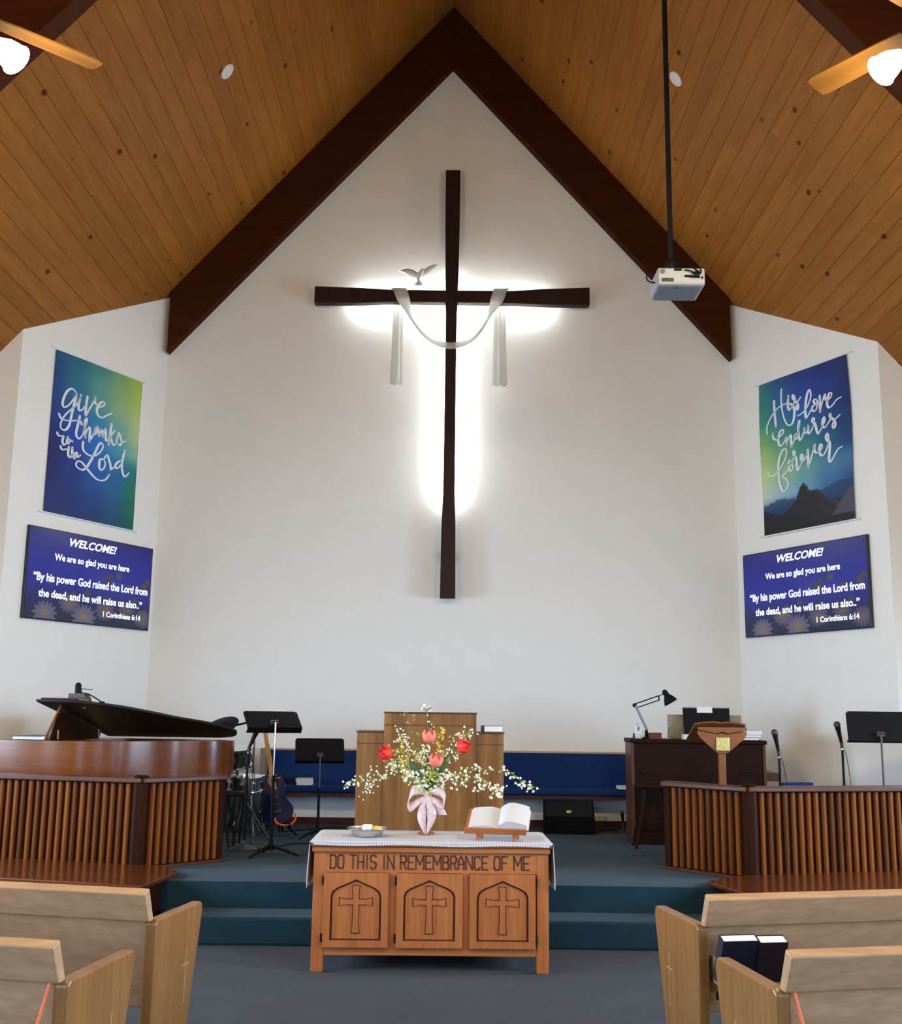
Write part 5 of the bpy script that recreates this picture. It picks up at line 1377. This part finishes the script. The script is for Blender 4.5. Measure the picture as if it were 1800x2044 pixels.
# --- vase with bow, tulips and sprays
VX, VY = -0.142, 7.86
FA = t = thing('flower_arrangement', 'vase of tulips and white blossom sprays with a pale pink bow', 'flowers', (VX, VY, TZ))
MB().lathe([(0.058, 0.0), (0.06, 0.012), (0.03, 0.024), (0.028, 0.05), (0.045, 0.12), (0.052, 0.18), (0.042, 0.24), (0.034, 0.27), (0.042, 0.29), (0.034, 0.285), (0.03, 0.25), (0.0, 0.24)], 24, cap=False).build('vase_body', MAT['vase'], t, smooth=40)
bow = MB()
def loop(sx, w, h, drop):
    P = bez([(0, -0.055, 0.275), (0.045 * sx, -0.07, 0.30), (0.10 * sx, -0.06, 0.292), (0.125 * sx, -0.045, 0.255 - drop), (0.11 * sx, -0.055, 0.215 - drop), (0.06 * sx, -0.065, 0.235 - drop * 0.5), (0, -0.06, 0.26)], 5)
    W = bez([(0, 0.0, 0.014), (0, 0.012, 0.028), (0, 0.016, 0.034), (0.006, 0.032, 0.024), (0, 0.018, 0.030), (0, 0.012, 0.026), (0, 0.0, 0.014)], 5)
    mb = MB(); vs = []
    for p, q in zip(P, W): vs += [p - q, p, p + q]
    return mb.add(vs, [(i * 3 + j, i * 3 + j + 1, i * 3 + j + 4, i * 3 + j + 3) for i in range(len(P) - 1) for j in range(2)])
ro = MB().ball((0, -0.062, 0.268), 0.018, 0.014, 0.02).build('bow_knot', MAT['ribbon'], t, smooth=60)
loop(-1, 1, 1, 0.03).build('bow_loop', MAT['ribbon'], t, smooth=60, solid=0.003)
loop(1, 1, 1, 0.015).build('bow_loop', MAT['ribbon'], t, smooth=60, solid=0.003)
def tail(pts, ws):
    P = bez(pts, 6); W = bez([(w, 0.004 * (1 if i % 2 else -1), 0) for i, w in enumerate(ws)], 6)
    mb = MB(); vs = []
    for p, q in zip(P, W): vs += [p - q, p + Vector((0, -0.008, 0)), p + q]
    return mb.add(vs, [(i * 3 + j, i * 3 + j + 1, i * 3 + j + 4, i * 3 + j + 3) for i in range(len(P) - 1) for j in range(2)])
tail([(0, -0.062, 0.265), (-0.025, -0.066, 0.18), (-0.030, -0.066, 0.10), (-0.004, -0.066, 0.008)], [0.014, 0.028, 0.028, 0.006]).build('bow_tail', MAT['ribbon'], t, smooth=60, solid=0.002)
tail([(0.005, -0.064, 0.265), (0.030, -0.068, 0.19), (0.036, -0.068, 0.11), (0.006, -0.068, 0.012)], [0.012, 0.030, 0.028, 0.005]).build('bow_tail', MAT['ribbon'], t, smooth=60, solid=0.002)
tail([(0.01, -0.062, 0.268), (0.06, -0.06, 0.225), (0.09, -0.055, 0.17), (0.112, -0.05, 0.135)], [0.012, 0.028, 0.034, 0.030]).build('bow_tail', MAT['ribbon'], t, smooth=60, solid=0.002)

random.seed(23)
def mouth(): return Vector((random.uniform(-0.02, 0.02), random.uniform(-0.02, 0.02), 0.24))
tulips = [((0.010, -0.04, 0.66), MAT['tulippink'], 'coral tulip at the top of the arrangement', (0.1, -0.2, 1)),
          ((-0.287, -0.05, 0.545), MAT['tulipred'], 'red tulip at the left of the arrangement', (-0.75, -0.35, 0.35)),
          ((0.248, -0.04, 0.598), MAT['tulipred'], 'red tulip at the right of the arrangement', (0.8, -0.3, 0.25)),
          ((0.062, -0.10, 0.50), MAT['tulippink'], 'coral tulip in the middle of the arrangement', (0.12, -0.3, 1))]
for pos, mat, lb, ax in tulips:
    p = Vector(pos); a = Vector(ax).normalized()
    t = MB().tube(bez([mouth(), Vector((p.x * 0.3, p.y * 0.3, 0.36)), p - a * 0.06, p - a * 0.028], 5), 0.0045, 6).build('tulip', MAT['stem'], FA, smooth=60)
    t['label'] = lb
    q = T(*p) @ a.to_track_quat('Z', 'Y').to_matrix().to_4x4()
    for k in range(6):
        w = 1.0 if k % 2 else 1.08
        M = q @ RZ(k * PI / 3)
        def petal(u, v, w=w):
            ang = (u - 0.5) * 1.25 * (math.sin(PI * min(1, v * 0.92 + 0.12)) ** 0.7)
            r = 0.043 * w * (0.35 + 0.75 * math.sin(PI * min(1, 0.15 + v * 0.62)))
            return (r * math.cos(ang), r * math.sin(ang), -0.038 + v * 0.088 - 0.010 * abs(u - 0.5) * v)
        MB().grid(petal, 5, 6, M).build('petal', mat, t, smooth=70, solid=0.0015)
for lb, pts, w in (('broad green tulip leaf leaning left above the bow', [(0, -0.02, 0.25), (-0.03, -0.05, 0.33), (-0.085, -0.07, 0.44), (-0.12, -0.06, 0.50)], 0.034),
                   ('broad green tulip leaf low above the bow', [(0.02, -0.03, 0.25), (0.03, -0.06, 0.32), (0.05, -0.08, 0.40), (0.045, -0.07, 0.46)], 0.034),
                   ('narrow green tulip leaf beside the middle tulip', [(0.02, 0.0, 0.25), (0.06, -0.02, 0.36), (0.11, -0.03, 0.48), (0.125, -0.02, 0.545)], 0.022),
                   ('upright green tulip leaf below the top tulip', [(0, 0.0, 0.25), (-0.01, 0.0, 0.36), (-0.005, 0.0, 0.48), (0.0, 0.0, 0.58)], 0.018)):
    P = bez(pts, 6); n = len(P); vs = []
    for i, p in enumerate(P):
        ww = w * math.sin(PI * (0.12 + 0.88 * i / (n - 1)) * 0.999) ** 0.8 if i < n - 1 else 0.002
        vs += [p + Vector((-ww, 0.0, 0)), p + Vector((0, 0.010, 0)), p + Vector((ww, 0, 0))]
    MB().add(vs, [(i * 3 + j, i * 3 + j + 1, i * 3 + j + 4, i * 3 + j + 3) for i in range(n - 1) for j in range(2)]).build('tulip_leaf', MAT['leaf'], FA, smooth=70, solid=0.002)

def blossom(mb, c, r, ax):
    q = T(*c) @ ax.to_track_quat('Z', 'Y').to_matrix().to_4x4()
    vs = [(0, 0, -0.3 * r)]
    for k in range(10):
        a = 2 * PI * k / 10; rr = r if k % 2 == 0 else r * 0.55
        vs.append((rr * math.cos(a), rr * math.sin(a), 0.25 * r))
    fs = [(0, 1 + k, 1 + (k + 1) % 10) for k in range(10)] + [tuple(reversed(range(1, 11)))]
    mb.add(vs, fs, q)
def spray(name, label, cat, path, nbl, spread, flower, r0, twigs=4, leafmat=None, start=0.35):
    P = bez([mouth()] + [Vector(p) for p in path], 8); n = len(P)
    mb = MB().tube(P, [0.0035 - 0.0022 * i / (n - 1) for i in range(n)], 5)
    nbl = int(nbl * 1.7); twigs = int(twigs * 1.6); r0 *= 1.0; spread *= 1.35
    fl = MB(); lf = MB(); pts = []
    for k in range(twigs):
        i = int(n * (start + (0.92 - start) * k / max(1, twigs - 1)))
        i = min(i, n - 2)
        d = Vector((random.uniform(-1, 1), random.uniform(-0.7, 0.5), random.uniform(-0.7, 1))).normalized() * spread * random.uniform(0.6, 1.2)
        mb.tube([P[i], P[i] + d * 0.5 + Vector((0, 0, 0.01)), P[i] + d], 0.0013, 4)
        pts += [P[i] + d * s for s in (0.4, 0.6, 0.8, 1.0)]
    t = mb.build(name, MAT['stem'], FA); t['label'] = label
    pts += [P[int(n * (start + (0.999 - start) * random.random()))] for _ in range(max(4, nbl // 2))]
    for k in range(nbl):
        c = random.choice(pts) + Vector((random.gauss(0, 0.019), random.gauss(0, 0.019), random.gauss(0, 0.019)))
        ax = Vector((random.uniform(-0.8, 0.8), -1, random.uniform(-0.3, 0.9))).normalized()
        blossom(fl, c, r0 * random.uniform(0.7, 1.25), ax)
        if leafmat and k % 3 == 0:
            d = Vector((random.uniform(-1, 1), random.uniform(-0.5, 0.3), random.uniform(-0.5, 1))).normalized()
            s = d.cross(Vector((0, 1, 0))).normalized() * 0.006
            c2 = random.choice(pts)
            lf.add([c2, c2 + d * 0.014 + s, c2 + d * 0.032, c2 + d * 0.014 - s], [(0, 1, 2, 3)])
    stuff(fl.build('blossoms', flower, t))
    if leafmat and lf.v: stuff(lf.build('small_leaves', leafmat, t))
    return t
W_, Y_, LL = MAT['blossom'], MAT['yellow'], MAT['leaflight']
spray('blossom_spray', 'long white blossom spray drooping at the far right', 'flower spray', [(0.12, -0.04, 0.40), (0.34, -0.03, 0.43), (0.55, 0.0, 0.42), (0.66, 0.02, 0.36), (0.72, 0.02, 0.315)], 34, 0.03, W_, 0.0115, 7, LL, 0.3)
spray('blossom_spray', 'white blossom spray arching low on the right over the bible', 'flower spray', [(0.14, -0.06, 0.38), (0.34, -0.06, 0.38), (0.46, -0.07, 0.32), (0.50, -0.08, 0.265)], 46, 0.05, W_, 0.012, 7, LL, 0.35)
spray('blossom_spray', 'white blossom spray reaching to the far left', 'flower spray', [(-0.14, -0.04, 0.36), (-0.34, -0.02, 0.37), (-0.48, 0.0, 0.36), (-0.57, 0.0, 0.31)], 26, 0.04, W_, 0.010, 6, LL, 0.4)
spray('blossom_spray', 'thin white blossom spray hanging at the lower left', 'flower spray', [(-0.14, 0.02, 0.38), (-0.30, 0.03, 0.40), (-0.42, 0.04, 0.32), (-0.46, 0.04, 0.25)], 18, 0.05, W_, 0.009, 5, None, 0.5)
spray('blossom_spray', 'tall white blossom sprig rising above the pulpit top', 'flower spray', [(0.0, 0.02, 0.45), (0.005, 0.02, 0.65), (-0.01, 0.02, 0.80), (-0.012, 0.02, 0.85)], 9, 0.03, W_, 0.009, 3, None, 0.6)
spray('blossom_spray', 'white blossom spray at the upper right of the arrangement', 'flower spray', [(0.08, 0.0, 0.42), (0.16, 0.0, 0.54), (0.23, 0.0, 0.64), (0.30, 0.02, 0.68)], 44, 0.06, W_, 0.009, 8, LL, 0.35)
spray('blossom_spray', 'white blossom spray at the upper left of the arrangement', 'flower spray', [(-0.05, 0.0, 0.42), (-0.12, 0.0, 0.54), (-0.17, 0.0, 0.62), (-0.20, 0.02, 0.70)], 38, 0.06, W_, 0.009, 8, LL, 0.35)
spray('blossom_spray', 'dense white blossom spray in the centre beside the middle tulip', 'flower spray', [(-0.02, -0.03, 0.40), (-0.03, -0.04, 0.50), (-0.02, -0.04, 0.58)], 60, 0.07, W_, 0.0095, 9, LL, 0.35)
spray('blossom_spray', 'dense white blossom spray low in front above the bow', 'flower spray', [(-0.03, -0.05, 0.32), (-0.08, -0.08, 0.36), (-0.14, -0.09, 0.38)], 54, 0.06, W_, 0.012, 8, LL, 0.2)
spray('blossom_spray', 'dense white blossom spray low on the right above the bow', 'flower spray', [(0.04, -0.05, 0.32), (0.10, -0.07, 0.37), (0.18, -0.08, 0.40)], 50, 0.05, W_, 0.0115, 8, LL, 0.2)
spray('blossom_spray', 'white blossom spray below the red left tulip', 'flower spray', [(-0.10, -0.02, 0.38), (-0.20, -0.02, 0.44), (-0.27, -0.02, 0.47)], 46, 0.06, W_, 0.010, 8, LL, 0.3)
spray('yellow_spray', 'yellow blossom spray between the left tulip and the centre', 'flower spray', [(-0.08, 0.0, 0.40), (-0.16, 0.0, 0.50), (-0.22, 0.0, 0.53)], 40, 0.06, Y_, 0.011, 8, LL, 0.35)
spray('yellow_spray', 'yellow blossom spray beside the top tulip', 'flower spray', [(0.04, 0.01, 0.45), (0.07, 0.0, 0.58), (0.095, 0.0, 0.71)], 22, 0.03, Y_, 0.011, 4, LL, 0.6)
spray('yellow_spray', 'yellow-green spray low in front of the leaves', 'flower spray', [(-0.02, -0.06, 0.32), (0.02, -0.09, 0.37), (0.06, -0.10, 0.42)], 34, 0.07, LL, 0.011, 7, Y_, 0.2)
spray('green_sprig', 'thin faded sprig at the upper left with pale buds', 'flower spray', [(-0.06, 0.04, 0.5), (-0.10, 0.05, 0.66), (-0.14, 0.05, 0.78)], 16, 0.05, LL, 0.008, 5, None, 0.5)
t = MB().tube([mouth(), (-0.01, 0.03, 0.5), (-0.014, 0.03, 0.84)], 0.0018, 5).build('seedling_sprig', MAT['stem'], FA)
for s in (-1, 1):
    MB().add([(-0.014, 0.03, 0.84), (-0.014 + s * 0.015, 0.03, 0.857), (-0.014 + s * 0.042, 0.03, 0.866), (-0.014 + s * 0.022, 0.03, 0.85)], [(0, 1, 2, 3)]).build('leaf_blade', MAT['leaf'], t, solid=0.001)

# ------------------------------------------------------------------ pews
def pew(side, corner, ang, label, rack=False):
    """local x runs outward from the aisle, y towards the stage; origin at the aisle corner of the end panel"""
    t = thing('church_pew', label, 'pew', (corner[0], corner[1], 0), -side * 0)
    S = Matrix.Diagonal((side, 1, 1, 1))
    M = RZ(side * R(ang)) @ S
    flip = side < 0
    def b(mb, name, mat, **k):
        if flip: mb.f = [tuple(reversed(f)) for f in mb.f]
        return mb.build(name, mat, t, **k)
    endp = [(0.0, 0.0), (0.35, 0.0), (0.515, 0.60), (0.54, 0.70), (0.535, 0.728), (0.515, 0.740), (0.02, 0.742), (0.0, 0.728)]
    for x in (0.0, 3.45):
        o = b(MB().prism(endp, x, x + 0.052, M @ MX), 'end_panel', MAT['pewend'], bevel=0.008)
        if x == 0.0:
            mb = MB().box(-0.0012, 0.001, 0.350, 0.356, 0.33, 0.56, M).box(-0.0012, 0.001, 0.31, 0.395, 0.49, 0.496, M)
            if flip: mb.f = [tuple(reversed(f)) for f in mb.f]
            mb.build('cross_inlay', MAT['pew'], o)
    # back: leaning cap board over a hollow lower board
    def sheet(prof, x0, x1, name):
        return b(MB().prism(prof, x0, x1, M @ RZ(R(4)) @ MX), name, MAT['pew'], bevel=0.006)
    sheet([(-0.066, 0.856), (-0.024, 0.876), (0.030, 0.735), (-0.016, 0.735)], 0.026, 3.47, 'back_cap_board')
    sheet([(0.004, 0.748), (0.026, 0.748), (0.080, 0.55), (0.12, 0.36), (0.098, 0.36), (0.056, 0.55)], 0.052, 3.45, 'back_panel')
    sheet([(0.10, 0.405), (0.50, 0.425), (0.50, 0.445), (0.10, 0.43)], 0.052, 3.45, 'seat')
    sheet([(0.44, 0.34), (0.46, 0.34), (0.46, 0.422), (0.44, 0.422)], 0.052, 3.45, 'seat_apron')
    if rack:
        o = b(MB().box(0.07, 0.46, -0.045, -0.033, 0.505, 0.60, M), 'rack_front', MAT['pew'], bevel=0.003)
        b(MB().box(0.07, 0.46, -0.033, 0.085, 0.505, 0.517, M), 'rack_bottom', MAT['pew'])
        for x in (0.07, 0.448):
            b(MB().box(x, x + 0.012, -0.033, 0.07, 0.517, 0.61, M), 'rack_side', MAT['pew'])
        b(MB().box(0.075, 0.095, -0.02, 0.0, 0.44, 0.47, M), 'card_holder', MAT['black'])
    return t, T(corner[0], corner[1], 0) @ M
pew(-1, (-1.237, 4.954), 9, 'blond wooden pew nearest the stage on the left')
pew(-1, (-1.240, 3.856), 8, 'blond wooden pew on the left with an orange cord tied at its end')
_, PM = pew(1, (1.087, 5.000), 9.5, 'blond wooden pew nearest the stage on the right with hymnals in its rack', True)
pew(1, (1.091, 3.857), 8, 'blond wooden pew on the right with an orange cord tied at its end')
for x0, x1, th, h, mat, lb in ((0.056, 0.216, 0.050, 0.222, MAT['navybook'], 'navy hymnal standing in the pew rack beside the pew end'),
                               (0.220, 0.346, 0.056, 0.216, MAT['maroonbook'], 'dark maroon hymnal standing in the pew rack, right of the navy one')):
    t = thing('hymnal', lb, 'book', tuple(PM @ Vector(((x0 + x1) / 2, -0.005, 0.5175))), R(9.5))
    w = (x1 - x0) / 2; L = RX(R(24)); h0 = th * math.sin(R(24)) * 0 
    MB().box(-w + 0.004, w - 0.003, -th + 0.004, -0.004, 0.026, h - 0.003, L).build('pages', MAT['paper'], t)
    MB().box(-w, w, -th, -th + 0.004, 0.024, h, L).box(-w, w, -0.004, 0.0, 0.024, h, L).box(-w, -w + 0.004, -th + 0.004, -0.004, 0.024, h, L).build('cover', mat, t)
for sd, c, a, lb in ((-1, (-1.240, 3.856), 8, 'orange cord hanging from the end of the left pew'), (1, (1.091, 3.857), 8, 'orange cord hanging from the end of the right pew')):
    M = RZ(sd * R(a)) @ Matrix.Diagonal((sd, 1, 1, 1))
    t = thing('orange_cord', lb, 'cord', (c[0], c[1], 0))
    P = [M @ Vector(p) for p in [(0.060, 0.000, 0.752), (0.066, -0.006, 0.72), (0.085, -0.022, 0.62), (0.115, -0.035, 0.50), (0.15, -0.04, 0.40)]]
    MB().tube(bez(P, 6), 0.0055, 8).build('cord_run', MAT['orange'], t, smooth=60)
    P = [M @ Vector(p) for p in [(0.060, 0.000, 0.755), (0.052, 0.01, 0.762), (0.044, 0.01, 0.75)]]
    MB().tube(bez(P, 5), 0.0065, 8).build('cord_knot', MAT['orange'], t, smooth=60)

# ------------------------------------------------------------------ groups of repeats
GROUPS = {'church_pew': 'blond pews on both sides of the aisle', 'hymnal': 'hymnals in the pew rack', 'orange_cord': 'orange cords on the pews',
          'music_stand': 'black music stands on the stage', 'microphone_stand': 'microphone stands on the stage', 'banner': 'banners on the angled walls',
          'wall_screen': 'flat screens under the banners', 'ceiling_fan': 'ceiling fans', 'ceiling_disc': 'round ceiling fittings',
          'choir_rail': 'slatted choir rails', 'stage_ledge': 'ledges below the choir rails', 'binder': 'binders on the organ', 'floor_cable': 'cables on the stage floor'}
for o in list(bpy.data.objects):
    if o.parent is None and o.name.split('.')[0] in GROUPS:
        o['group'] = GROUPS[o.name.split('.')[0]]
